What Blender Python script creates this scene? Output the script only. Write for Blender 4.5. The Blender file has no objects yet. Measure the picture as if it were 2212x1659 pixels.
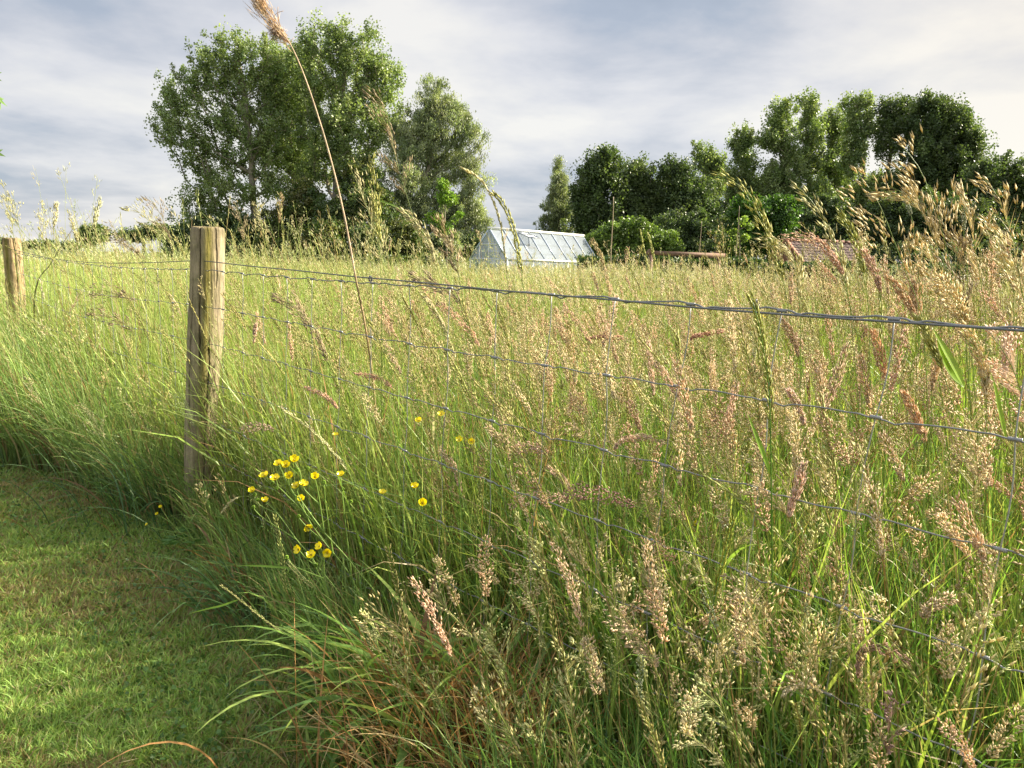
import bpy, math
import numpy as np
from mathutils import Matrix, Vector

# ------------------------------------------------------------------ camera, world, sun
sc = bpy.context.scene
COL = sc.collection
CAM_H = 1.15; PIT = math.radians(8.9); ROLL = math.radians(1.8); FPX = 1661.0   # FPX: focal length in pixels of a 2212 px wide frame
fwd = np.array([0, math.cos(PIT), -math.sin(PIT)])
_u0 = np.array([0, math.sin(PIT), math.cos(PIT)]); _r0 = np.array([1., 0, 0])
RIGHT = _r0*math.cos(ROLL) + _u0*math.sin(ROLL)
UP = _u0*math.cos(ROLL) - _r0*math.sin(ROLL)
cam = bpy.data.cameras.new('camera'); cam.sensor_width = 36.0; cam.lens = 36.0*FPX/2212.0
cam.clip_start = 0.05; cam.clip_end = 2000
co = bpy.data.objects.new('camera', cam); COL.objects.link(co)
m3 = Matrix(((RIGHT[0], UP[0], -fwd[0]), (RIGHT[1], UP[1], -fwd[1]), (RIGHT[2], UP[2], -fwd[2])))
co.matrix_world = Matrix.Translation((0, 0, CAM_H)) @ m3.to_4x4()
sc.camera = co
sc.view_settings.view_transform = 'Standard'; sc.view_settings.look = 'None'
sc.view_settings.exposure = 1.58; sc.view_settings.gamma = 1.0

SUN_AZ = math.radians(73)      # to the right of straight ahead
SUN_EL = math.radians(32)
SUNV = Vector((math.sin(SUN_AZ)*math.cos(SUN_EL), math.cos(SUN_AZ)*math.cos(SUN_EL), math.sin(SUN_EL)))
sl = bpy.data.lights.new('sun', 'SUN'); sl.energy = 5.0; sl.angle = math.radians(0.8); sl.color = (1.0, 0.90, 0.70)
so = bpy.data.objects.new('sun', sl); COL.objects.link(so)
so.rotation_euler = (-SUNV).to_track_quat('-Z', 'Y').to_euler()

def build_world():
    w = bpy.data.worlds.new('World'); sc.world = w; w.use_nodes = True
    nt = w.node_tree; N = nt.nodes; L = nt.links; N.clear()
    out = N.new('ShaderNodeOutputWorld'); bg = N.new('ShaderNodeBackground'); bg.inputs[1].default_value = 0.1
    L.new(bg.outputs[0], out.inputs[0])
    sky = N.new('ShaderNodeTexSky'); sky.sky_type = 'NISHITA'; sky.sun_disc = False
    sky.sun_elevation = SUN_EL; sky.sun_rotation = SUN_AZ
    tc = N.new('ShaderNodeTexCoord'); sep = N.new('ShaderNodeSeparateXYZ'); L.new(tc.outputs['Generated'], sep.inputs[0])
    def math_(op, a, b=None, c=None):
        n = N.new('ShaderNodeMath'); n.operation = op
        for i, v in enumerate((a, b, c)):
            if v is None: continue
            if isinstance(v, (int, float)): n.inputs[i].default_value = v
            else: L.new(v, n.inputs[i])
        return n.outputs[0]
    zc = math_('MAXIMUM', sep.outputs[2], 0.0)
    den = math_('ADD', zc, 0.16)
    X = math_('DIVIDE', sep.outputs[0], den); Y = math_('DIVIDE', sep.outputs[1], den)
    cmb = N.new('ShaderNodeCombineXYZ'); L.new(X, cmb.inputs[0]); L.new(Y, cmb.inputs[1]); cmb.inputs[2].default_value = 1.7
    def noise(scale, det, rough, dist, vec=None):
        n = N.new('ShaderNodeTexNoise'); n.inputs['Scale'].default_value = scale; n.inputs['Detail'].default_value = det
        n.inputs['Roughness'].default_value = rough; n.inputs['Distortion'].default_value = dist
        L.new(vec or cmb.outputs[0], n.inputs['Vector']); return n.outputs[0]
    big = noise(0.50, 2, .45, .1); mid = noise(1.5, 6, .55, .15)
    # slow change along the sky: a grey-blue bank in the middle, cream where the low sun reaches the clouds on the right
    dt = N.new('ShaderNodeVectorMath'); dt.operation = 'DOT_PRODUCT'; L.new(tc.outputs['Generated'], dt.inputs[0])
    dt.inputs[1].default_value = Vector((.62, .70, .36)).normalized()
    glow = math_('POWER', math_('MAXIMUM', dt.outputs['Value'], 0), 17.0)
    dt3 = N.new('ShaderNodeVectorMath'); dt3.operation = 'DOT_PRODUCT'; L.new(tc.outputs['Generated'], dt3.inputs[0])
    dt3.inputs[1].default_value = Vector((.16, .93, .29)).normalized()
    bank = math_('POWER', math_('MAXIMUM', dt3.outputs['Value'], 0), 34.0)
    f = math_('ADD', math_('MULTIPLY', big, .80), math_('MULTIPLY', mid, .62))
    f = math_('ADD', math_('MULTIPLY', f, 1.9), -.66)
    f = math_('ADD', f, math_('MULTIPLY', glow, .30))
    f = math_('ADD', f, math_('MULTIPLY', bank, -.36))
    rp = N.new('ShaderNodeValToRGB'); L.new(f, rp.inputs[0])
    e = rp.color_ramp.elements; e[0].position = .30; e[0].color = (.40, .45, .54, 1); e[1].position = .95; e[1].color = (1.0, .96, .90, 1)
    a = rp.color_ramp.elements.new(.47); a.color = (.47, .52, .61, 1)
    a = rp.color_ramp.elements.new(.60); a.color = (.63, .645, .70, 1)
    a = rp.color_ramp.elements.new(.74); a.color = (.80, .79, .81, 1)
    wm = N.new('ShaderNodeMix'); wm.data_type = 'RGBA'; wm.blend_type = 'MULTIPLY'; wm.inputs[0].default_value = 1
    wr = N.new('ShaderNodeValToRGB'); L.new(glow, wr.inputs[0])
    wr.color_ramp.elements[0].color = (.99, 1.0, 1.01, 1); wr.color_ramp.elements[1].color = (1.04, .985, .88, 1); wr.color_ramp.elements[1].position = .9
    L.new(rp.outputs[0], wm.inputs[6]); L.new(wr.outputs[0], wm.inputs[7])
    sc_ = N.new('ShaderNodeVectorMath'); sc_.operation = 'SCALE'; L.new(wm.outputs[2], sc_.inputs[0]); zen_fill = math_('ADD', 3.1, math_('MULTIPLY', math_('MINIMUM', math_('MAXIMUM', math_('MULTIPLY', math_('ADD', sep.outputs[2], -.42), 3.0), 0), 1.0), 2.0)); L.new(zen_fill, sc_.inputs[3])  # sky above the frame is brightened, added as fill light on the scene
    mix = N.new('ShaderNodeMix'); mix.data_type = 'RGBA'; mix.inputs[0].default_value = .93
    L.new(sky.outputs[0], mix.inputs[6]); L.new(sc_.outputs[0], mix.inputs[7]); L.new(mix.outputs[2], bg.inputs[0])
build_world()

# ------------------------------------------------------------------ helpers
RNG = np.random.default_rng(11)
def ray(u, v): return fwd*FPX + RIGHT*(u-1106) - UP*(v-829.5)
def at(u, v, y):                       # the point seen at (u, v) of the 2212x1659 photograph, y metres ahead
    d = ray(u, v); return np.array([0, 0, CAM_H]) + d*y/d[1]
def hor(u): return 570 + .0314*(u-1106)
PXM = 1/FPX
def nrm(v): return v/np.maximum(np.linalg.norm(v, axis=-1, keepdims=True), 1e-9)

class Geo:
    def __init__(s): s.v = []; s.c = []; s.t = []; s.n = 0
    def add(s, V, T, C):
        V = np.asarray(V, float).reshape(-1, 3); T = np.asarray(T, int).reshape(-1, 3)
        C = np.broadcast_to(np.asarray(C, float), (len(V), 3))
        s.v.append(V); s.t.append(T+s.n); s.c.append(C); s.n += len(V)
    def arrays(s): return np.concatenate(s.v), np.concatenate(s.t), np.concatenate(s.c)

def link(name, data, parent=None):
    o = bpy.data.objects.new(name, data); COL.objects.link(o)
    if parent is not None: o.parent = parent
    return o
def mesh_from(name, V, T, C, mat, parent=None, origin=None, smooth=False, own_origin=None):
    V = np.array(V, float)
    o0 = np.array(origin if origin is not None else (0, 0, 0), float)
    V = V - o0
    me = bpy.data.meshes.new(name); n = len(V); k = len(T)
    me.vertices.add(n); me.vertices.foreach_set('co', V.astype(np.float32).ravel())
    me.loops.add(k*3); me.loops.foreach_set('vertex_index', T.astype(np.int32).ravel())
    me.polygons.add(k); me.polygons.foreach_set('loop_start', np.arange(0, k*3, 3, dtype=np.int32))
    if smooth: me.polygons.foreach_set('use_smooth', np.ones(k, bool))
    me.update(calc_edges=True)
    ca = me.color_attributes.new('Col', 'FLOAT_COLOR', 'POINT')
    ca.data.foreach_set('color', np.concatenate([C, np.ones((n, 1))], 1).astype(np.float32).ravel())
    me.materials.append(mat)
    o = link(name, me, parent)
    if parent is None: o.location = o0
    return o
def build(G, name, mat, parent=None, origin=None, smooth=False):
    V, T, C = G.arrays(); return mesh_from(name, V, T, C, mat, parent, origin, smooth)
def tag(o, label=None, cat=None, group=None, kind=None):
    if label: o['label'] = label
    if cat: o['category'] = cat
    if group: o['group'] = group
    if kind: o['kind'] = kind
    return o
def thing(name, loc, label, cat, group=None):
    o = bpy.data.objects.new(name, None); COL.objects.link(o); o.location = tuple(loc); o.empty_display_size = .1
    return tag(o, label, cat, group)

def box(G, c, s, col, M=None):
    x, y, z = np.array(s)/2
    V = np.array([[a, b, d] for a in (-x, x) for b in (-y, y) for d in (-z, z)])
    if M is not None: V = V @ np.array(M).T
    V = V + np.array(c)
    Q = [(0, 1, 3, 2), (4, 6, 7, 5), (0, 4, 5, 1), (2, 3, 7, 6), (0, 2, 6, 4), (1, 5, 7, 3)]
    T = [t for q in Q for t in ((q[0], q[1], q[2]), (q[0], q[2], q[3]))]
    G.add(V, T, col)
def beam(G, a, b, w, h, col, up=(0, 0, 1)):
    a = np.array(a, float); b = np.array(b, float); d = b-a; L = np.linalg.norm(d); d /= L
    if abs(np.dot(d, nrm(np.array(up, float)))) > .98: up = (.3, 1., 0) if abs(d[1]) < .9 else (1., 0, .2)
    s = np.cross(d, up); s /= np.linalg.norm(s); t = np.cross(s, d)
    box(G, (a+b)/2, (L, w, h), col, np.stack([d, s, t], 1))
def tube(G, P, R, col, k=8, cap=True):
    P = np.asarray(P, float); n = len(P); R = np.broadcast_to(np.asarray(R, float), (n,))
    T = np.gradient(P, axis=0); T = nrm(T)
    ref = np.array([0., 0, 1]) if abs(T[:, 2]).mean() < .8 else np.array([1., 0, 0])
    A = nrm(np.cross(T, ref)); B = np.cross(T, A)
    th = np.arange(k)/k*2*np.pi
    V = P[:, None] + R[:, None, None]*(A[:, None]*np.cos(th)[None, :, None] + B[:, None]*np.sin(th)[None, :, None])
    V = V.reshape(-1, 3); i = np.arange(n-1)[:, None]*k; j = np.arange(k)[None]; j2 = (j+1) % k
    a, b, c, d = i+j, i+j2, i+k+j2, i+k+j
    F = np.concatenate([np.stack([a, b, c], -1).reshape(-1, 3), np.stack([a, c, d], -1).reshape(-1, 3)])
    C = np.asarray(col, float)
    if C.ndim == 2: C = np.repeat(C, k, axis=0)
    if cap:
        V = np.concatenate([V, P[:1], P[-1:]]); jj = np.arange(k)
        F = np.concatenate([F, np.stack([(jj+1) % k, jj, np.full(k, n*k)], 1), np.stack([(n-1)*k+jj, (n-1)*k+(jj+1) % k, np.full(k, n*k+1)], 1)])
        if C.ndim == 2: C = np.concatenate([C, C[:1], C[-1:]])
    G.add(V, F, C)
def spline(P, n=24):
    P = np.asarray(P, float)
    d = np.r_[0, np.cumsum(np.linalg.norm(np.diff(P, axis=0), axis=1))]
    Q = np.concatenate([2*P[:1]-P[1:2], P, 2*P[-1:]-P[-2:-1]])
    s = np.linspace(0, d[-1], n); k = np.clip(np.searchsorted(d, s, side='right')-1, 0, len(P)-2)
    t = ((s-d[k])/np.maximum(d[k+1]-d[k], 1e-9))[:, None]
    p0, p1, p2, p3 = Q[k], Q[k+1], Q[k+2], Q[k+3]
    return .5*((2*p1)+(-p0+p2)*t+(2*p0-5*p1+4*p2-p3)*t**2+(-p0+3*p1-3*p2+p3)*t**3)

# ------------------------------------------------------------------ materials
def mat_base(name):
    m = bpy.data.materials.new(name); m.use_nodes = True; nt = m.node_tree
    for n in list(nt.nodes):
        if n.type != 'OUTPUT_MATERIAL': nt.nodes.remove(n)
    out = [n for n in nt.nodes if n.type == 'OUTPUT_MATERIAL'][0]
    return m, nt, nt.nodes, nt.links, out
def leaf_mat(name, trans=.35, rough=.5, tint=(1.15, 1.2, .7), spec=.35):
    m, nt, N, L, out = mat_base(name)
    at_ = N.new('ShaderNodeAttribute'); at_.attribute_name = 'Col'
    nz = N.new('ShaderNodeTexNoise'); nz.inputs['Scale'].default_value = 35; nz.inputs['Detail'].default_value = 2
    tc = N.new('ShaderNodeTexCoord'); L.new(tc.outputs['Object'], nz.inputs['Vector'])
    mr = N.new('ShaderNodeMapRange'); L.new(nz.outputs[0], mr.inputs[0]); mr.inputs[1].default_value = .3; mr.inputs[2].default_value = .7
    mr.inputs[3].default_value = .8; mr.inputs[4].default_value = 1.2
    sc1 = N.new('ShaderNodeVectorMath'); sc1.operation = 'SCALE'; L.new(at_.outputs['Color'], sc1.inputs[0]); L.new(mr.outputs[0], sc1.inputs[3])
    p = N.new('ShaderNodeBsdfPrincipled'); L.new(sc1.outputs[0], p.inputs['Base Color']); p.inputs['Roughness'].default_value = rough
    p.inputs['Specular IOR Level'].default_value = spec
    t = N.new('ShaderNodeBsdfTranslucent'); ml = N.new('ShaderNodeVectorMath'); ml.operation = 'MULTIPLY'
    L.new(sc1.outputs[0], ml.inputs[0]); ml.inputs[1].default_value = tint; L.new(ml.outputs[0], t.inputs[0])
    mx = N.new('ShaderNodeMixShader'); mx.inputs[0].default_value = trans
    L.new(p.outputs[0], mx.inputs[1]); L.new(t.outputs[0], mx.inputs[2]); L.new(mx.outputs[0], out.inputs[0])
    return m
def plain(name, rough=.6, metal=0., nscale=20, amt=.25, bump=0., bscale=60, spec=.5, stretch=(1, 1, 1)):
    m, nt, N, L, out = mat_base(name)
    at_ = N.new('ShaderNodeAttribute'); at_.attribute_name = 'Col'
    tc = N.new('ShaderNodeTexCoord'); mp = N.new('ShaderNodeMapping'); mp.inputs['Scale'].default_value = stretch
    L.new(tc.outputs['Object'], mp.inputs[0])
    nz = N.new('ShaderNodeTexNoise'); nz.inputs['Scale'].default_value = nscale; nz.inputs['Detail'].default_value = 5; L.new(mp.outputs[0], nz.inputs['Vector'])
    mr = N.new('ShaderNodeMapRange'); L.new(nz.outputs[0], mr.inputs[0]); mr.inputs[1].default_value = .25; mr.inputs[2].default_value = .75
    mr.inputs[3].default_value = 1-amt; mr.inputs[4].default_value = 1+amt
    sc1 = N.new('ShaderNodeVectorMath'); sc1.operation = 'SCALE'; L.new(at_.outputs['Color'], sc1.inputs[0]); L.new(mr.outputs[0], sc1.inputs[3])
    p = N.new('ShaderNodeBsdfPrincipled'); L.new(sc1.outputs[0], p.inputs['Base Color']); p.inputs['Roughness'].default_value = rough
    p.inputs['Metallic'].default_value = metal; p.inputs['Specular IOR Level'].default_value = spec
    if bump:
        nb = N.new('ShaderNodeTexNoise'); nb.inputs['Scale'].default_value = bscale; nb.inputs['Detail'].default_value = 5; L.new(mp.outputs[0], nb.inputs['Vector'])
        b = N.new('ShaderNodeBump'); b.inputs['Strength'].default_value = bump; b.inputs['Distance'].default_value = .01
        L.new(nb.outputs[0], b.inputs['Height']); L.new(b.outputs[0], p.inputs['Normal'])
    L.new(p.outputs[0], out.inputs[0]); return m
M_GRASS = leaf_mat('grass blade', .36, .42, (1.25, 1.25, .75))
M_SEED = leaf_mat('seed head', .28, .55, (1.1, 1.0, .8), .3)
M_LEAF = leaf_mat('tree leaf', .33, .42, (1.2, 1.3, .55), .45)
M_PETAL = leaf_mat('buttercup petal', .25, .22, (1.1, 1.0, .4), .6)
M_BARK = plain('bark', .85, 0, 6, .35, .6, 20)
M_WIRE = plain('galvanised wire', .5, .6, 120, .2, .1, 300)
M_FRAME = plain('aluminium frame', .35, .3, 4, .06)
M_WOOD = plain('weathered timber', .8, 0, 14, .3, .5, 40)
M_STRAW = plain('reed straw', .55, 0, 25, .22, .3, 120)

def ground_mat():
    m, nt, N, L, out = mat_base('meadow soil')
    tc = N.new('ShaderNodeTexCoord'); n1 = N.new('ShaderNodeTexNoise'); n1.inputs['Scale'].default_value = 1.2; n1.inputs['Detail'].default_value = 8
    L.new(tc.outputs['Object'], n1.inputs['Vector']); r = N.new('ShaderNodeValToRGB'); L.new(n1.outputs[0], r.inputs[0])
    r.color_ramp.elements[0].position = .35; r.color_ramp.elements[0].color = (.035, .05, .014, 1)
    r.color_ramp.elements[1].position = .65; r.color_ramp.elements[1].color = (.085, .10, .03, 1)
    n2 = N.new('ShaderNodeTexNoise'); n2.inputs['Scale'].default_value = 90; n2.inputs['Detail'].default_value = 6; L.new(tc.outputs['Object'], n2.inputs['Vector'])
    b = N.new('ShaderNodeBump'); b.inputs['Distance'].default_value = .02; L.new(n2.outputs[0], b.inputs['Height'])
    p = N.new('ShaderNodeBsdfPrincipled'); p.inputs['Roughness'].default_value = .95; L.new(r.outputs[0], p.inputs['Base Color']); L.new(b.outputs[0], p.inputs['Normal'])
    L.new(p.outputs[0], out.inputs[0]); return m
def lawn_mat():
    m, nt, N, L, out = mat_base('lawn thatch')
    tc = N.new('ShaderNodeTexCoord'); n1 = N.new('ShaderNodeTexNoise'); n1.inputs['Scale'].default_value = 3.5; n1.inputs['Detail'].default_value = 8; n1.inputs['Roughness'].default_value = .65
    L.new(tc.outputs['Object'], n1.inputs['Vector']); r = N.new('ShaderNodeValToRGB'); L.new(n1.outputs[0], r.inputs[0])
    r.color_ramp.elements[0].position = .38; r.color_ramp.elements[0].color = (.09, .12, .03, 1)
    r.color_ramp.elements[1].position = .62; r.color_ramp.elements[1].color = (.12, .10, .045, 1)
    n2 = N.new('ShaderNodeTexNoise'); n2.inputs['Scale'].default_value = 150; n2.inputs['Detail'].default_value = 4; L.new(tc.outputs['Object'], n2.inputs['Vector'])
    b = N.new('ShaderNodeBump'); b.inputs['Distance'].default_value = .01; L.new(n2.outputs[0], b.inputs['Height'])
    p = N.new('ShaderNodeBsdfPrincipled'); p.inputs['Roughness'].default_value = .95; L.new(r.outputs[0], p.inputs['Base Color']); L.new(b.outputs[0], p.inputs['Normal'])
    L.new(p.outputs[0], out.inputs[0]); return m

# ------------------------------------------------------------------ fence line and lawn edge on the ground
FA = np.array([-1.31, 3.21]); FD = np.array([.6744, -.7383]); FN = np.array([.7383, .6744])   # FN points into the meadow
FL = np.array([-3.895, 6.0]); 
def fence_s(p):     # signed distance beyond the fence, and distance along it
    q = p[..., :2]-FA; return q @ FN, q @ FD
def edge_s(t):      # where the lawn stops, measured across from the fence
    b = np.interp(t, [-6, -3, -1.5, -.5, 0, .4, 1.2, 2., 3., 4.], [-.75, -.62, -.5, -.25, -.13, -.16, -.25, -.36, -.42, -.45])
    return b + .03*np.sin(t*5.1)+.025*np.sin(t*11.7+1)+.02*np.sin(t*23)
def vnoise(p, s, seed=0):            # smooth value noise on the ground, 0..1
    r = np.random.default_rng(seed).random((64, 64)); q = p[..., :2]*s+1000.3
    i = np.floor(q).astype(int); f = q-i; f = f*f*(3-2*f); a = i % 64; b = (i+1) % 64
    return (r[a[..., 0], a[..., 1]]*(1-f[..., 0])*(1-f[..., 1]) + r[b[..., 0], a[..., 1]]*f[..., 0]*(1-f[..., 1]) +
            r[a[..., 0], b[..., 1]]*(1-f[..., 0])*f[..., 1] + r[b[..., 0], b[..., 1]]*f[..., 0]*f[..., 1])

# ground: one sheet with the lawn as a thin sheet above
def sheet(name, z, pts, mat, label=None):
    me = bpy.data.meshes.new(name); me.from_pydata([(x, y, z) for x, y in pts], [], [tuple(range(len(pts)))]); me.materials.append(mat)
    o = link(name, me); o['kind'] = 'structure'; return o
sheet('ground', 0, [(-600, -60), (600, -60), (600, 900), (-600, 900)], ground_mat())
ts = np.linspace(4.5, -9, 60)
ed = [tuple(FA+FD*t+FN*edge_s(t)) for t in ts]
sheet('lawn', .004, ed+[(-16, 9.9), (-16, -6), (1.2, -6)], lawn_mat())

# ------------------------------------------------------------------ grass geometry
def grow(B, az, th0, bend, L, K, pw=1.6):
    N = len(B); s = (np.arange(K)+.5)/K
    th = th0[:, None] + bend[:, None]*s[None]**pw
    dl = (L/K)[:, None]
    h = np.cumsum(np.sin(th)*dl, 1); z = np.cumsum(np.cos(th)*dl, 1)
    P = np.zeros((N, K+1, 3)); P[:, 0] = B
    P[:, 1:, 0] = B[:, None, 0]+h*np.cos(az)[:, None]; P[:, 1:, 1] = B[:, None, 1]+h*np.sin(az)[:, None]
    P[:, 1:, 2] = np.maximum(B[:, None, 2]+z, .01)
    return P
def ribbons(G, P, W, C0, C1, twist=None, taper=1.0, flat=.0):
    N, K1, _ = P.shape; K = K1-1
    T = nrm(np.gradient(P, axis=1))
    a = RNG.random(N)*2*np.pi if twist is None else twist
    S = np.stack([np.cos(a), np.sin(a), np.zeros(N)], 1)[:, None]
    S = nrm(S - (S*T).sum(-1, keepdims=True)*T)
    s = np.linspace(0, 1, K1)
    prof = np.minimum(1, (1-s)**taper*1.9)*np.minimum(1, .55+s*2)
    w = (W[:, None]*prof[None])[..., None]/2
    V = np.stack([P[:, :-1]-S[:, :-1]*w[:, :-1], P[:, :-1]+S[:, :-1]*w[:, :-1]], 2).reshape(N, -1, 3)   # 2K verts
    V = np.concatenate([V, P[:, -1:]], 1)
    nv = 2*K+1; tr = []
    for i in range(K-1): tr += [(2*i, 2*i+1, 2*i+3), (2*i, 2*i+3, 2*i+2)]
    tr.append((2*K-2, 2*K-1, 2*K)); tr = np.array(tr)
    F = tr[None]+(np.arange(N)*nv)[:, None, None]
    sv = np.concatenate([np.repeat(s[:-1], 2), s[-1:]])[None, :, None]
    C = C0[:, None]*(1-sv)+C1[:, None]*sv
    G.add(V.reshape(-1, 3), F.reshape(-1, 3), C.reshape(-1, 3))
def stems(G, P, R, C0, C1):
    N, K1, _ = P.shape; T = nrm(np.gradient(P, axis=1))
    A = nrm(np.cross(T, np.array([.3, .9, .1]))); B = np.cross(T, A); s = np.linspace(0, 1, K1)
    rr = (R[:, None]*(1-.55*s)[None])[..., None]
    V = np.stack([P+rr*(A*math.cos(a)+B*math.sin(a)) for a in (0, 2.1, 4.2)], 2)
    i = np.arange(K1-1)[:, None]*3; j = np.arange(3)[None]; j2 = (j+1) % 3
    a, b, c, d = i+j, i+j2, i+3+j2, i+3+j
    tr = np.concatenate([np.stack([a, b, c], -1).reshape(-1, 3), np.stack([a, c, d], -1).reshape(-1, 3)])
    F = tr[None]+(np.arange(N)*K1*3)[:, None, None]
    sv = np.repeat(s, 3)[None, :, None]; C = C0[:, None]*(1-sv)+C1[:, None]*sv
    G.add(V.reshape(-1, 3), F.reshape(-1, 3), C.reshape(-1, 3))
def spindles(G, P, D, L, W, C, solid=True):
    P = P.reshape(-1, 3); D = nrm(D.reshape(-1, 3)); N = len(P); L = np.broadcast_to(L, P.shape[:1])[:, None]; W = np.broadcast_to(W, P.shape[:1])[:, None]
    rv = RNG.normal(size=(N, 3)); A = nrm(np.cross(D, rv)); B = np.cross(D, A)
    mid = P+D*L*.38; tip = P+D*L
    C = C.reshape(-1, 3)
    if solid:
        V = np.stack([P]+[mid+W/2*(A*math.cos(a)+B*math.sin(a)) for a in (0, 2.1, 4.2)]+[tip], 1)
        tr = np.array([(0, 2, 1), (0, 3, 2), (0, 1, 3), (4, 1, 2), (4, 2, 3), (4, 3, 1)]); nv = 5
    else:
        V = np.stack([P, mid-A*W/2, tip, mid+A*W/2], 1); tr = np.array([(0, 1, 2), (0, 2, 3)]); nv = 4
    F = tr[None]+(np.arange(N)*nv)[:, None, None]
    Cc = np.repeat(C, nv, axis=0).reshape(N, nv, 3).copy(); Cc[:, -1 if solid else 2] *= 1.15
    G.add(V.reshape(-1, 3), F.reshape(-1, 3), Cc.reshape(-1, 3))
def along(P, u):          # P (N,K1,3), u (N,M) in 0..1 -> positions, tangents
    K = P.shape[1]-1; x = np.clip(u*K, 0, K-1e-6); i = x.astype(int); f = (x-i)[..., None]; n = np.arange(len(P))[:, None]
    a = P[n, i]; b = P[n, i+1]; return a*(1-f)+b*f, nrm(b-a)
# head kinds: length share hl (metres), spread, spikelets, spikelet length/width, colours
KINDS = dict(
  fog=dict(hl=.10, R=.0125, M=135, l=.0075, w=.0034, a=.75, b=.7, g=.1, open=0, c=[(.62, .48, .29), (.66, .54, .31), (.60, .43, .27), (.68, .60, .36)]),
  fogopen=dict(hl=.11, R=.028, M=105, l=.0070, w=.0034, a=.6, b=.8, g=.1, open=1, c=[(.64, .53, .33), (.66, .57, .34), (.62, .47, .31), (.60, .56, .30)]),
  oat=dict(hl=.18, R=.038, M=58, l=.0130, w=.0036, a=.9, b=.4, g=.05, open=1, c=[(.60, .52, .25), (.55, .50, .23), (.53, .42, .21), (.50, .48, .22)]),
  oatnarrow=dict(hl=.19, R=.012, M=62, l=.0135, w=.0038, a=1, b=.28, g=0, open=0, c=[(.48, .44, .18), (.42, .42, .15)]),
  couch=dict(hl=.19, R=.003, M=44, l=.0150, w=.0046, a=1, b=.30, g=0, open=0, c=[(.40, .42, .13), (.46, .42, .15), (.40, .36, .13)]),
  cock=dict(hl=.10, R=.024, M=72, l=.0080, w=.0038, a=.7, b=.6, g=0, open=2, c=[(.50, .50, .23), (.56, .49, .26), (.46, .47, .2)]),
  poa=dict(hl=.13, R=.034, M=66, l=.0068, w=.0029, a=.6, b=.6, g=.15, open=1, c=[(.54, .54, .26), (.57, .51, .28), (.46, .50, .21)]),
  plume=dict(hl=.13, R=.0088, M=190, l=.0088, w=.0028, a=1, b=.3, g=0, open=0, c=[(.74, .56, .38), (.76, .62, .42), (.72, .51, .36), (.78, .67, .43)]),
  timothy=dict(hl=.07, R=.0036, M=130, l=.0040, w=.0022, a=.6, b=.9, g=0, open=0, c=[(.34, .38, .22), (.42, .42, .26)]),
)
def head(G, P, kind, m=1., sz=1., hscale=1., solid=True, col=None, lines=True, el=1., tint=None):
    k = dict(KINDS[kind]); k['l'] = k['l']*el; k['w'] = k['w']/el**.8; k['b'] = k['b']/el; N = len(P); M = max(4, int(k['M']*m))
    Ltot = np.linalg.norm(np.diff(P, axis=1), axis=-1).sum(1); hf = np.minimum(.6, k['hl']*hscale*(.75+.5*RNG.random(N))/Ltot)[:, None]
    if kind == 'couch': w = (np.arange(M)[None]+.5)/M+np.zeros((N, 1))
    elif k['open'] == 2:
        ncl = 6; cid = RNG.integers(0, ncl, (N, M)); w = (cid/ncl)**1.2*.95+RNG.random((N, M))*.10
    else: w = RNG.random((N, M))**(.85)
    u = 1-hf*w; p, T = along(P, u)
    if kind == 'couch':
        sgn = np.where(np.arange(M) % 2, 1., -1.)[None, :, None]; a = RNG.random(N)*np.pi
        S = np.stack([np.cos(a), np.sin(a), 0*a], 1)[:, None]; rad = nrm(S-(S*T).sum(-1, keepdims=True)*T)*sgn + RNG.normal(size=(N, M, 3))*.12
        off = rad*k['R']*.6; prof = 1
    else:
        nb = 9 if k['open'] else M
        if k['open'] == 1:
            bid = np.clip((w*nb).astype(int), 0, nb-1); base = RNG.normal(size=(N, nb, 3)); base[..., 0] -= .35; rv = base[np.arange(N)[:, None], bid]+RNG.normal(size=(N, M, 3))*.28
        elif k['open'] == 2:
            base = RNG.normal(size=(N, 6, 3)); rv = base[np.arange(N)[:, None], cid]*1.4+RNG.normal(size=(N, M, 3))*.55
        else: rv = RNG.normal(size=(N, M, 3))
        rad = nrm(rv-(rv*T).sum(-1, keepdims=True)*T)
        if k['open'] == 1: prof = (np.sin(np.pi*np.clip(w, 0, 1)**.8)**.6*.9+.1)
        elif k['open'] == 2: prof = .25+.75*w
        else: prof = np.clip(np.sin(np.pi*np.clip(w, .03, .97)**.65), .12, 1)**.6
        rr = RNG.random((N, M))**.6
        if kind == 'timothy': rr = np.ones((N, M))
        off = rad*(k['R']*hscale*prof*rr)[..., None]
        if k['open']: off = off + T*(k['R']*.9*prof*rr)[..., None]
    pos = p+off; D = T*k['a']+rad*k['b']+np.array([0, 0, -k['g']])+RNG.normal(size=pos.shape)*.12
    cs = np.array(k['c'] if col is None else col); c = cs[RNG.integers(0, len(cs), N)][:, None]*(.82+.36*RNG.random((N, M, 1)))*(.9+.2*RNG.random((N, 1, 1)))
    c = c*tint if tint is not None else c
    spindles(G, pos, D, k['l']*sz*(.75+.5*RNG.random(N*M)), k['w']*sz*(.8+.4*RNG.random(N*M)), c, solid)
    if k['open'] and lines:   # hair-thin branchlets
        q, _ = along(P, np.clip(u-.004-.35*np.linalg.norm(off, axis=-1)/Ltot[:, None], 0, 1)); A = pos.reshape(-1, 3); B = q.reshape(-1, 3)
        S = nrm(np.cross(A-B, RNG.normal(size=A.shape)))*.00035*sz
        V = np.stack([B-S, B+S, A+S*.5], 1); n = len(A)
        G.add(V.reshape(-1, 3), (np.arange(n*3)).reshape(n, 3), np.repeat((c*.8).reshape(-1, 3), 3, 0))

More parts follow.
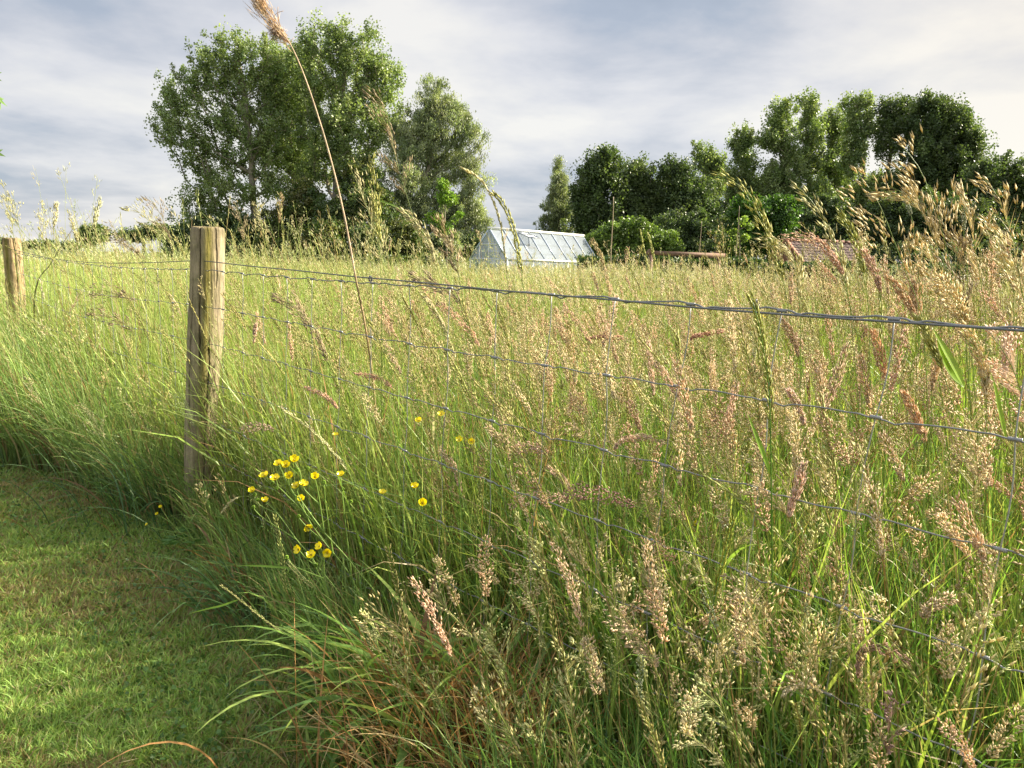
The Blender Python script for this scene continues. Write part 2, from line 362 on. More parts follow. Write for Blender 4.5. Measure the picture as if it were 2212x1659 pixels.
GREENS = np.array([(.21, .36, .065), (.27, .42, .08), (.16, .31, .07), (.34, .45, .10), (.42, .50, .14), (.13, .25, .075)])
DRY = np.array([(.42, .34, .17), (.36, .26, .13), (.48, .38, .20), (.38, .22, .11)])
def sample(r0, r1, a0, a1, dens):
    a0, a1 = math.radians(a0), math.radians(a1); A = .5*(r1*r1-r0*r0)*(a1-a0); n = int(A*dens)
    r = np.sqrt(r0*r0+(r1*r1-r0*r0)*RNG.random(n)); a = a0+(a1-a0)*RNG.random(n)
    return np.stack([r*np.sin(a), r*np.cos(a), np.zeros(n)], 1)
def wind_az(n, spread=1.0):     # mostly blown to the left
    return math.pi+.15+RNG.normal(size=n)*spread
BANDS = [  # r0 r1 a0 a1 blades stems lod
 (.80, 2.4, -42, 105, 2900, 430, 0), (2.4, 4.4, -45, 70, 2500, 370, 1), (4.4, 8, -43, 48, 1600, 190, 2),
 (8, 14, -42, 42, 850, 70, 3), (14, 24, -40, 40, 280, 32, 4), (24, 44, -40, 8, 70, 13, 5)]
def gap_mask(p):                # thin places where one looks down into green leaf
    return vnoise(p, 1.7, 5)
def keep_meadow(p):
    s, t = fence_s(p); d = np.hypot(p[:, 0], p[:, 1])
    limit = np.where(p[:, 0] > p[:, 1]*.08, 19.0, 44.0)     # right of the greenhouse the meadow ends at the hedge
    return (s > .02) & (d > .8) & (d < limit) & ~((p[:, 1] < .75) & (p[:, 0] < 1.1))
def keep_strip(p):
    clear = np.exp(-((p[:, 0]+.10)**2+(p[:, 1]-1.60)**2)/.30**2)
    p = p.copy(); s, t = fence_s(p); return (RNG.random(len(p)) > clear*.93) & (s <= .02) & (s > edge_s(t)+RNG.normal(size=len(p))*.02) & (p[:, 1] > .95)
def strip_height(t): return np.interp(t, [-5, -3, -1, -.2, .3, 1., 1.7, 2.6, 3.5], [.86, .85, .72, .50, .34, .31, .38, .55, .60])
TALL = [(580, 5.2, .55, .42), (20, 5.2, .6, .45), (110, 5.5, .5, .25), (330, 5.0, .45, .30), (760, 6.0, .5, .22), (880, 5.2, .45, .22), (1000, 6.2, .5, .16), (690, 7.5, .8, .20), (230, 8, 1.0, .12),
        (1430, 7, .9, .08), (1560, 5.5, .5, .16), (1680, 4.2, .5, .26), (1800, 4.0, .5, .24), (1930, 3.2, .5, .34), (2060, 3.0, .5, .38), (2190, 3.0, .6, .38), (2300, 2.6, .6, .35), (1290, 6, .6, .10), (1720, 6.5, .7, .34), (1850, 6, .6, .30), (110, 5.0, .5, .3), (1150, 9, .8, .12), (1480, 9, .7, .16), (1620, 8, .6, .18)]
def bumps(B):
    h = np.zeros(len(B))
    for (u, y, r, a) in TALL:
        d = ray(u, hor(u)); c = np.array([d[0]/d[1]*y, y]); h = np.maximum(h, a*np.exp(-((B[:, 0]-c[0])**2+(B[:, 1]-c[1])**2)/r**2))
    return h
def stalks(GB, GS):
    """thicker flowering stalks rising through the mass, mostly leaning left"""
    for (r0, r1, a0, a1, dens, sz, solid) in [(1.3, 2.6, -38, 60, 26, 1., True), (2.6, 4.6, -40, 50, 24, 1.15, True), (4.6, 8.5, -40, 42, 11, 1.4, True), (8.5, 15, -38, 40, 4, 2.0, False)]:
        B = sample(r0, r1, a0, a1, dens); B = B[keep_meadow(B)]; n = len(B); lx = np.arctan2(B[:, 0], B[:, 1])
        L = .84+.24*RNG.random(n)+bumps(B)*RNG.random(n)**.5
        az = math.pi+.1+RNG.normal(size=n)*.55; th0 = .03+np.abs(RNG.normal(size=n))*.15; bend = .05+.75*RNG.random(n)**1.7
        Q = grow(B, az, th0, bend, L*1.05, 12, 2.8)
        col = np.array([[.26, .38, .07], [.32, .42, .09], [.20, .32, .06], [.45, .42, .18]])[RNG.integers(0, 4, n)]*(.85+.3*RNG.random((n, 1)))
        stems(GB, Q, (.0013+.0007*RNG.random(n))*(1 if sz < 1.2 else 1.5), col, col*.8+np.array([.1, .09, .03]))
        r = RNG.random(n); kd = np.full(n, 'couch', dtype='<U10'); P_ = np.clip((lx+.30)/.45, .12, 1)*.42
        kd[r < P_] = 'plume'; kd[(r >= P_) & (r < P_+.22)] = 'oatnarrow'; kd[(r >= P_+.22) & (r < P_+.36)] = 'oat'
        for kk in np.unique(kd): head(GS, Q[kd == kk], kk, {1.: 1., 1.15: .8, 1.4: .5, 2.: .25}[sz], sz, 1., solid, None, sz < 1.2, 1.15)
        # a flag leaf on some of them
        w_ = RNG.random(n) < .45; p, T = along(Q[w_], np.full((w_.sum(), 1), .45)+.25*RNG.random((w_.sum(), 1)))
        m = len(p); Q2 = grow(p[:, 0], RNG.random(m)*6.28, .35+.4*RNG.random(m), .6+1.2*RNG.random(m), .12+.12*RNG.random(m), 6)
        ribbons(GB, Q2, (.004+.004*RNG.random(m))*(1 if sz < 1.2 else 1.4), col[w_], col[w_]*1.05)
def make_field():
    GB = Geo(); GS = Geo()
    for (r0, r1, a0, a1, db, ds, lod) in BANDS:
        wsc = (1, 1.1, 1.5, 2.2, 3.6, 6)[lod]; K = (6, 5, 4, 4, 3, 3)[lod]
        # ---- blades
        P = sample(r0, r1, a0, a1, db)
        for which in (0, 1):
            B = P[keep_meadow(P)] if which == 0 else P[keep_strip(P)]
            if which == 1 and len(B): B = np.concatenate([B, B+RNG.normal(size=B.shape)*[.02, .02, 0]])
            n = len(B)
            if not n: continue
            s, t = fence_s(B); lx = np.arctan2(B[:, 0], B[:, 1]); g = gap_mask(B)
            if which == 0: L = (.46+.46*RNG.random(n)**1.2)*(.85+.3*g)+.06*(lx < -.2)+bumps(B)*.6*RNG.random(n)
            else: L = strip_height(t)*(.45+.55*RNG.random(n))
            L *= .92+.16*vnoise(B, .9, 8)
            az = np.where(RNG.random(n) < np.clip(.35-lx*.6, .2, .6), wind_az(n, .9), RNG.random(n)*6.283)
            if which == 1 : az = np.where((RNG.random(n) < .55), math.atan2(-FN[1], -FN[0])+RNG.normal(size=n)*.7, az)
            th0 = np.abs(RNG.normal(size=n))*.15+.02; bend = .1+RNG.random(n)**2.2*1.9
            if which == 1: bend += .35*RNG.random(n)
            Q = grow(B, az, th0, bend, L, K)
            W = (.0028+.0032*RNG.random(n)**2)*wsc
            broad = RNG.random(n) < (.10 if lod < 2 else .05); W[broad] *= 1.9
            gi = RNG.integers(0, len(GREENS), n)
            c = GREENS[gi]*(.8+.4*RNG.random((n, 1)))
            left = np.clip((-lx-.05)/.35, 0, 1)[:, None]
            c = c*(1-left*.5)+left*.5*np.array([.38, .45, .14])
            pt = vnoise(B, .45, 31)[:, None]; c = c*(1.12-.3*pt)+.06*(pt-.4)*np.array([1, .75, .3])
            c = np.maximum(c, .01)
            if which == 1: c = c*np.array([.8, .92, 1.05])
            c[broad] *= np.array([1.15, 1.2, 1.0]); dry = RNG.random(n) < (.13 if which == 0 else .16)
            c[dry] = DRY[RNG.integers(0, 4, dry.sum())]*(.7+.5*RNG.random((dry.sum(), 1)))
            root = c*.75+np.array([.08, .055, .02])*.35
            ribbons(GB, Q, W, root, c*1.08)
        # ---- stems with seed heads
        P = sample(r0, r1, a0, a1, ds)
        for which in (0, 1):
            B = P[keep_meadow(P)] if which == 0 else P[keep_strip(P)]
            if which == 1:
                if len(B) == 0: continue
                s, t = fence_s(B); keep = RNG.random(len(B)) < np.interp(t, [-5, -1, -.3, 0, .8, 1.8, 2.35, 4], [.30, .28, .15, .08, .05, .10, .95, 1.]); B = B[keep]
                if r0 < 1: 
                    pass
            n = len(B)
            if not n: continue
            s, t = fence_s(B); lx = np.arctan2(B[:, 0], B[:, 1]); g = gap_mask(B)
            near = np.hypot(B[:, 0], B[:, 1])
            if which == 0:
                keep = RNG.random(n) < np.where(near < 6, np.clip((g-.22)*3.2, .3, 1), 1)*np.clip(.85+lx*1.3, .45, 1); B = B[keep]; n = len(B); lx = lx[keep]; t = t[keep]; near = near[keep]
                L = .72+.20*RNG.random(n)+.07*vnoise(B, .5, 9)
                L += .05*(near > 5); L += np.clip(np.maximum((-.02-lx)/.2, (lx-.30)/.12), 0, 1)*.11*np.clip((near-2.2)/1.5, 0, 1)*(near < 16)
                L += bumps(B)*(.35+.65*RNG.random(n))
                L += (RNG.random(n) < .03)*.14*RNG.random(n)
                L += .10*np.clip((-lx-.30)/.25, 0, 1)*(near < 9)
            else: L = strip_height(t)*(.75+.5*RNG.random(n))+.04
            if which == 0:
                low = RNG.random(n) < np.where(near < 5, .42, .25); L[low] = (.40+.36*RNG.random(n))[low]
                L += (.36*(vnoise(B, .33, 14)-.42)+.30*(vnoise(B, 1.3, 15)-.42))*np.clip((near-2.5)/2.5, 0, 1)
                up = (RNG.random(n) < np.where(near < 10, .05, .03)) & (near > 3.2); L[up] += (.12+.26*RNG.random(n))[up]
            az = np.where(RNG.random(n) < .62, wind_az(n, .8), RNG.random(n)*6.283); th0 = np.abs(RNG.normal(size=n))*.10+.015; bend = .08+.95*RNG.random(n)**2.2
            Q = grow(B, az, th0, bend, L*(1.04), 9 if lod < 2 else 6, 2.6)
            col = GREENS[RNG.integers(0, 5, n)]*(.85+.4*RNG.random((n, 1)))
            drys = RNG.random(n) < .25; col[drys] = DRY[RNG.integers(0, 4, drys.sum())]
            topc = col*.5+np.array([.30, .27, .12])*.6
            if lod < 3: stems(GB, Q, (.0011+.0007*RNG.random(n))*(1, 1.05, 1.5)[min(lod, 2)], col, topc)
            else: ribbons(GB, Q, np.full(n, .0022*wsc), col, topc)
            # kinds by place: fine green-yellow panicles to the left, pinkish fog grass to the right
            r = RNG.random(n); R_ = np.clip((lx+.22)/.35, 0, 1)
            pt = vnoise(B, .6, 33); pf = (.05+.24*R_)*(.5+pt); po = (.03+.15*R_)*(.4+1.2*pt); pp = .02+.13*R_*np.where(which == 0, 1., .35)
            if which == 1: pf = pf*.6; po = po*.75
            far = near > 5.0
            pf = np.where(far, pf*.5, pf); po = np.where(far, po*.5, po); pp = np.where(far, pp*.35, pp)
            kd = np.full(n, 'poa', dtype='<U10')
            rest = 1-pf-po-pp
            kd[r < pf] = 'fog'; m_ = (r >= pf) & (r < pf+po); kd[m_] = 'fogopen'; m_ = (r >= pf+po) & (r < pf+po+pp); kd[m_] = 'plume'
            q = RNG.random(n); m_ = r >= pf+po+pp
            kd[m_ & (q < .34)] = 'oat'; kd[m_ & (q >= .34) & (q < .52)] = 'cock'; kd[m_ & (q >= .52) & (q < .66)] = 'couch'; kd[m_ & (q >= .66) & (q < .74)] = 'oatnarrow'; kd[m_ & (q > .97)] = 'timothy'
            for kk in np.unique(kd):
                w_ = kd == kk; mult = (.95, .6, .30, .15, .09, .08)[lod]; sz = (1.0, 1.15, 1.55, 2.2, 3.6, 5.5)[lod]
                if kk == 'couch': mult = max(mult, .3)
                head(GS, Q[w_], kk, mult, sz, 1.0 if lod < 4 else 1.3, lod < 2, None, lod < 2, (1, 1.1, 1.45, 1.6, 1.5, 1.3)[lod], (None if which == 0 else np.array([1.22, 1.24, 1.26])) if lod < 2 else np.stack([.78+.24*vnoise(B[w_], .35, 40), .95+.10*vnoise(B[w_], .35, 40), .95+.2*vnoise(B[w_], .35, 40)], 1)[:, None])
    stalks(GB, GS)
    return GB, GS
GB, GS = make_field()
tag(build(GB, 'meadow_grass', M_GRASS), 'long green and yellowing grass leaves and stems of the unmown meadow', 'grass', None, 'stuff')
tag(build(GS, 'grass_seed_heads', M_SEED), 'mass of beige and pinkish grass seed heads over the meadow', 'seed heads', None, 'stuff')

# ------------------------------------------------------------------ mown lawn blades
def make_lawn():
    G = Geo()
    n = 560000
    y = 1.1+ (RNG.random(n)**1.7)*6.5; x = -.72*y-.9+RNG.random(n)*(.72*y+1.4)
    B = np.stack([x, y, np.full(n, .004)], 1); s, t = fence_s(B)
    B = B[s < edge_s(t)+.03]; n = len(B); d = B[:, 1]
    p1 = vnoise(B, 2.6, 21); p2 = vnoise(B, 7, 22); p3 = vnoise(B, 25, 23)
    L = (.026+.028*RNG.random(n))*(.7+.7*p3); az = math.radians(100)+RNG.normal(size=n)*1.5
    Q = grow(B, az, .15+.5*RNG.random(n), .3+1.2*RNG.random(n), L, 3)
    c = np.array([.29, .45, .10])*(.7+.6*RNG.random((n, 1)))
    lt = RNG.random(n) < .3; c[lt] = np.array([.38, .46, .12])*(.8+.4*RNG.random((lt.sum(), 1)))
    # worn brownish patches of the lawn itself, strongest in a band ahead of the post
    bc = np.exp(-(((B[:, 0]+1.15)/.75)**2+((B[:, 1]-2.45)/.28)**2))+.75*np.exp(-(((B[:, 0]+2.3)/.7)**2+((B[:, 1]-3.5)/.35)**2))
    br = RNG.random(n) < np.clip(.10+.30*(p1 > .62)+.25*(p2 > .7)+.55*bc, 0, .85)
    c[br] = np.array([.38, .30, .13])*(.6+.7*RNG.random((br.sum(), 1)))
    ribbons(G, Q, (.0021+.0016*RNG.random(n))*(1+.12*d), c*.8, c)
    # loose clippings lying flat
    m = 2600; k = RNG.integers(0, len(B), m); b = B[k]+[0, 0, .022]; L = .03+.07*RNG.random(m)
    Q = grow(b, RNG.random(m)*6.28, np.full(m, 1.5)+RNG.normal(size=m)*.12, RNG.normal(size=m)*.3, L, 3)
    Q[..., 2] = np.maximum(Q[..., 2], .012)
    ribbons(G, Q, np.full(m, .002), np.tile([.45, .38, .2], (m, 1)), np.tile([.5, .42, .24], (m, 1)))
    # small round leaves of clover and creeping buttercup near the edge
    m = 3500; k = RNG.integers(0, len(B), m*6); b = B[k]; s, t = fence_s(b); b = b[(s > edge_s(t)-.45)][:m]; m = len(b)
    D = nrm(RNG.normal(size=(m, 3))*[1, 1, .25]+[0, 0, .1]); b = b+[0, 0, .03]
    spindles(G, b, D, .011+.01*RNG.random(m), .010+.006*RNG.random(m), np.array([.10, .19, .05])*(.7+.6*RNG.random((m, 1))), False)
    return G
tag(build(make_lawn(), 'lawn_grass', M_GRASS), 'short mown lawn grass with brown patches and dry clippings', 'lawn grass', None, 'stuff')

# ------------------------------------------------------------------ fence
def post_mat():
    m, nt, N, L, out = mat_base('weathered fence post')
    at_ = N.new('ShaderNodeAttribute'); at_.attribute_name = 'Col'; tc = N.new('ShaderNodeTexCoord')
    mp = N.new('ShaderNodeMapping'); mp.inputs['Scale'].default_value = (1, 1, .10); L.new(tc.outputs['Object'], mp.inputs[0])
    def nz(sc_, det, v, rough=.6):
        n = N.new('ShaderNodeTexNoise'); n.inputs['Scale'].default_value = sc_; n.inputs['Detail'].default_value = det; n.inputs['Roughness'].default_value = rough; L.new(v, n.inputs['Vector']); return n.outputs[0]
    grain = nz(90, 6, mp.outputs[0]); blot = nz(14, 5, tc.outputs['Object'], .7); fine = nz(160, 3, mp.outputs[0])
    r1 = N.new('ShaderNodeValToRGB'); L.new(grain, r1.inputs[0]); r1.color_ramp.elements[0].position = .34; r1.color_ramp.elements[0].color = (.45, .42, .38, 1); r1.color_ramp.elements[1].position = .62; r1.color_ramp.elements[1].color = (1.25, 1.2, 1.1, 1)
    m1 = N.new('ShaderNodeMix'); m1.data_type = 'RGBA'; m1.blend_type = 'MULTIPLY'; m1.inputs[0].default_value = .8; L.new(at_.outputs['Color'], m1.inputs[6]); L.new(r1.outputs[0], m1.inputs[7])
    r2 = N.new('ShaderNodeValToRGB'); L.new(blot, r2.inputs[0]); r2.color_ramp.elements[0].position = .4; r2.color_ramp.elements[0].color = (.72, .74, .62, 1); r2.color_ramp.elements[1].position = .62; r2.color_ramp.elements[1].color = (1.12, 1.08, 1.05, 1)
    m2 = N.new('ShaderNodeMix'); m2.data_type = 'RGBA'; m2.blend_type = 'MULTIPLY'; m2.inputs[0].default_value = 1; L.new(m1.outputs[2], m2.inputs[6]); L.new(r2.outputs[0], m2.inputs[7])
    p = N.new('ShaderNodeBsdfPrincipled'); p.inputs['Roughness'].default_value = .85; p.inputs['Specular IOR Level'].default_value = .2
    L.new(m2.outputs[2], p.inputs['Base Color'])
    b = N.new('ShaderNodeBump'); b.inputs['Strength'].default_value = .8; b.inputs['Distance'].default_value = .004; L.new(fine, b.inputs['Height'])
    b2 = N.new('ShaderNodeBump'); b2.inputs['Strength'].default_value = .8; b2.inputs['Distance'].default_value = .006; L.new(grain, b2.inputs['Height']); L.new(b.outputs[0], b2.inputs['Normal'])
    L.new(b2.outputs[0], p.inputs['Normal']); L.new(p.outputs[0], out.inputs[0]); return m
M_POST = post_mat()
def make_post(parent, origin, base, top, rad, cracks, moss, seed, colour):
    base = np.array(base, float); top = np.array(top, float); na, nz_ = 220, 150
    b2c = -base[:2]/np.linalg.norm(base[:2]); left = np.array([b2c[1], -b2c[0]])      # towards the camera, and screen-right
    th = np.arange(na)/na*2*np.pi; zz = np.linspace(0, 1, nz_)
    rng = np.random.default_rng(seed)
    def lp(z, a):     # slow lumps
        return (.035*np.sin(z*5+1.3*np.cos(a)+seed)+.02*np.sin(z*13+2*a)+.012*np.sin(3*a+z*4)+.010*np.sin(7*a+z*2.3)+.006*np.sin(13*a+z*3))
    TH, Z = np.meshgrid(th, zz)
    R = rad*(1+lp(Z*1.25, TH))
    R *= np.interp(Z, [0, .3, .55, .8, .96, .99, 1.], [.93, .97, 1.03, 1.0, 1.0, .985, .95])
    C = np.zeros(R.shape+(3,)); C[:] = np.array(colour)
    xs = np.sin(TH)       # -1 left .. 1 right as seen; cos(TH)>0 faces the camera
    mo = np.exp(-((xs-moss[0])/moss[1])**2)*(np.cos(TH) > -.2)*np.interp(Z, [0, .35, .6, 1], [.1, .5, .8, .95])
    C = C*(1-mo[..., None])+mo[..., None]*np.array([.25, .23, .055])
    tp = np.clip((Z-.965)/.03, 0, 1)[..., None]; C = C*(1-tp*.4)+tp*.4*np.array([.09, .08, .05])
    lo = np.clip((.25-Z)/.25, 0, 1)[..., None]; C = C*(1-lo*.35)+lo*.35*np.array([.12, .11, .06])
    for (pts, w) in cracks:
        pz = np.array([q[0] for q in pts]); px = np.arcsin(np.array([q[1] for q in pts]))
        ac = np.interp(Z, pz[::-1], px[::-1])+.018*np.sin(Z*37)+.01*np.sin(Z*91)
        dth = (TH-ac+np.pi) % (2*np.pi)-np.pi
        end = np.clip(np.minimum((Z-pz.min())/.05, (pz.max()+.02-Z)/.02), 0, 1)
        k = np.exp(-(dth/(w*(.5+.5*end)))**2)*end
        R -= rad*.22*k; C *= (1-.80*k)[..., None]
    ax = base[None]+(top-base)[None]*zz[:, None]
    ax[:, 0] += .006*np.sin(zz*6+seed)
    dirs = b2c[None]*np.cos(th)[:, None]+left[None]*(-1)*np.sin(th)[:, None]*-1
    # screen-right vector
    sr = np.array([-b2c[1], b2c[0]]); dirs = b2c[None]*np.cos(th)[:, None]+sr[None]*np.sin(th)[:, None]
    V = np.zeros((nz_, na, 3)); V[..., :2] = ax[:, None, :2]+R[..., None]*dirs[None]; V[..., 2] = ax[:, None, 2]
    V = V.reshape(-1, 3); i = np.arange(nz_-1)[:, None]*na; j = np.arange(na)[None]; j2 = (j+1) % na
    a, b, c, d = i+j, i+j2, i+na+j2, i+na+j
    F = [np.stack([a, b, c], -1).reshape(-1, 3), np.stack([a, c, d], -1).reshape(-1, 3)]
    # sawn end grain in rings, slightly rounded and uneven
    nr = 10; prev = (nz_-1)*na; Vs = [V]; Cs = [C.reshape(-1, 3)]; cnt = len(V); Rt = R[-1]
    for r in range(1, nr+1):
        f = 1-r/nr; f = max(f, .001); ring = np.zeros((na, 3)); ring[:, :2] = ax[-1, :2]+(Rt*f)[:, None]*dirs
        ring[:, 2] = ax[-1, 2]+.004*(1-f**6)+.0015*np.sin(5*th+r)+.001*rng.normal(size=na)*f
        cc = np.array([.30, .26, .19])*(.75+.35*(r % 2)+.15*rng.random((na, 1)))
        mk = (rng.random(na) < .25*f)[:, None]; cc = np.where(mk, np.array([.16, .14, .05]), cc)
        Vs.append(ring); Cs.append(np.broadcast_to(cc, (na, 3))); jj = np.arange(na); k2 = (jj+1) % na
        F += [np.stack([prev+jj, prev+k2, cnt+k2], 1), np.stack([prev+jj, cnt+k2, cnt+jj], 1)]; prev = cnt; cnt += na
    G = Geo(); G.add(np.concatenate(Vs), np.concatenate(F), np.concatenate(Cs))
    return build(G, 'fence_post', M_POST, parent, origin, True)

GAL = (.26, .265, .265)
def make_fence():
    org = np.array([FA[0], FA[1], 0.])
    root = thing('wire_fence', org, 'woven wire stock fence on round wooden posts between lawn and meadow', 'fence')
    p1 = make_post(root, org, (-1.343, 3.213, 0), (-1.272, 3.213, 1.255), .0665,
        [([(1.0, -.47), (.72, -.42), (.63, -.28), (.53, -.24)], .034), ([(.62, .22), (.55, .28), (.32, .30), (.12, .25)], .026), ([(1.0, .5), (.9, .52), (.80, .55)], .022), ([(.8, -.8), (.5, -.75), (.3, -.7)], .02)], (.02, .30), 3, (.35, .305, .225))
    p1['label'] = 'near fence post with long cracks and yellow-green moss'
    t2 = at(23, 515, 6.0)
    p2 = make_post(root, org, (t2[0]+.02, 6.0, 0), (t2[0], 6.0, t2[2]), .062, [([(1.0, .2), (.8, .25), (.5, .3)], .03)], (-.6, .2), 9, (.44, .34, .22))
    p2['label'] = 'far pale fence post half hidden by grass'
    gauge = np.array([1.088, .935, .782, .625, .465, .31, .16])
    # right-hand run
    PA = np.array([-1.29, 3.21]); off = FN*-.0
    t_r = np.arange(.07, 4.0, .181)
    dl = (FL-FA); LL = np.linalg.norm(dl); dl = dl/LL
    t_l = np.arange(.14, LL-.08, .181)
    rng = np.random.default_rng(4)
    # stays drift sideways from row to row
    shift_r = np.cumsum(np.concatenate([np.zeros((len(t_r), 1)), -.007+rng.normal(size=(len(t_r), 6))*.006], 1), 1)
    shift_l = np.cumsum(np.concatenate([np.zeros((len(t_l), 1)), rng.normal(size=(len(t_l), 6))*.010], 1), 1)
    sagr = lambda t, z: z-.006*np.sin(np.clip(t/3.9, 0, 1)*np.pi)+.004*np.sin(t*1.9+z*9)
    def wire_pts(run, z, t0, t1, tk):
        o, d = (FA, FD) if run == 'r' else (FA, dl)
        t = np.arange(t0, t1, .0075); zz = sagr(t, z)+.0022*np.sin(t*31+z*20)
        for q in tk:
            e = t-q; zz += -.0045*np.exp(-((e-.030)/.010)**2)+.002*np.exp(-((e+.028)/.012)**2)
        if run == 'l': zz = zz+t/LL*.035-.03*np.sin(t/LL*np.pi)
        return np.stack([o[0]+d[0]*t, o[1]+d[1]*t-.0, zz], 1)
    for k, z in enumerate(gauge):
        G = Geo(); tube(G, wire_pts('r', z, .035, 4.0, t_r+shift_r[:, k]), .0018 if k in (0,) else .0014, GAL, 6)
        tube(G, wire_pts('l', z, .05, LL-.05, t_l+shift_l[:, k]), .0015 if k == 0 else .0011, GAL, 6)
        build(G, 'horizontal_wire', M_WIRE, root, org, True)
    def stay(run, t, sh):
        G = Geo(); o, d = (FA, FD) if run == 'r' else (FA, dl); pts = []
        for k, z in enumerate(gauge):
            tt = t+sh[k]; zz = sagr(tt, z)+(tt/LL*.035-.03*math.sin(tt/LL*math.pi) if run == 'l' else 0)
            pts.append(np.array([o[0]+d[0]*tt, o[1]+d[1]*tt, zz]))
        pts = np.array(pts); P = []
        for k in range(6):
            for f in np.linspace(0, 1, 7)[:-1]:
                q = pts[k]*(1-f)+pts[k+1]*f; b = math.sin(f*math.pi)*(.004 if (k+int(t*50)) % 2 else -.003)
                q = q+np.array([d[0]*b, d[1]*b, 0])+np.array([FN[0], FN[1], 0])*.002*math.sin(f*math.pi); P.append(q)
        P.append(pts[-1]); tube(G, P, .0011, np.array(GAL)*1.4, 5)
        dd = np.array([d[0], d[1], 0.])
        for q in pts:       # hinge knot: a short coil round the line wire
            s = np.linspace(-.0085, .0085, 15); rr = .0026+.0008*np.abs(np.sin(s*900)); tube(G, q[None]+dd[None]*s[:, None], rr, np.array(GAL)*1.1, 8)
        build(G, 'stay_wire', M_WIRE, root, org, True)
    for i, t in enumerate(t_r): stay('r', t, shift_r[i])
    for i, t in enumerate(t_l): stay('l', t, shift_l[i])
    # straight tension wire, clipped to the mesh
    G = Geo(); n = 120; t = np.linspace(.055, 4.0, n)
    z = np.interp(t, [0, .9, 1.6, 2.4, 3, 4], [1.122, 1.104, 1.092, 1.081, 1.082, 1.084])+.0008*np.sin(t*9)
    tube(G, np.stack([FA[0]+FD[0]*t-FN[0]*.004, FA[1]+FD[1]*t-FN[1]*.004, z], 1), .0021, np.array(GAL)*.75, 6)
    t = np.linspace(.05, LL-.05, 60); z = 1.122-.05*np.sin(t/LL*np.pi)+t/LL*.02
    tube(G, np.stack([FA[0]+dl[0]*t-.004, FA[1]+dl[1]*t-.004, z], 1), .0019, np.array(GAL)*.75, 6)
    for tc_ in (1.32, 2.55):
        q = np.array([FA[0]+FD[0]*tc_, FA[1]+FD[1]*tc_, 1.094]); a = np.linspace(0, 4*np.pi, 28)
        tube(G, np.stack([q[0]+.004*np.cos(a)*FN[0]+FD[0]*.002*a/3, q[1]+.004*np.cos(a)*FN[1]+FD[1]*.002*a/3, q[2]+.008*np.sin(a)], 1), .0016, (.12, .12, .12), 5)
    build(G, 'tension_wire', M_WIRE, root, org, True)
    # staples holding the wires, and the eye where the tension wire is tied
    for k, z in enumerate([1.122]+list(gauge[:5])):
        G = Geo(); c = np.array([FA[0]+FD[0]*.052, FA[1]+FD[1]*.052, z]); a = np.linspace(0, np.pi*2*(.9 if k == 0 else .5), 16)-(0 if k == 0 else np.pi/2)
        r = .011 if k == 0 else .005
        tube(G, np.stack([c[0]+FD[0]*r*np.cos(a), c[1]+FD[1]*r*np.cos(a), c[2]+r*np.sin(a)], 1), .0016, np.array(GAL)*.9, 6)
        build(G, 'wire_loop' if k == 0 else 'staple', M_WIRE, p1, org, True)
    for ch in p1.children: pass
make_fence()

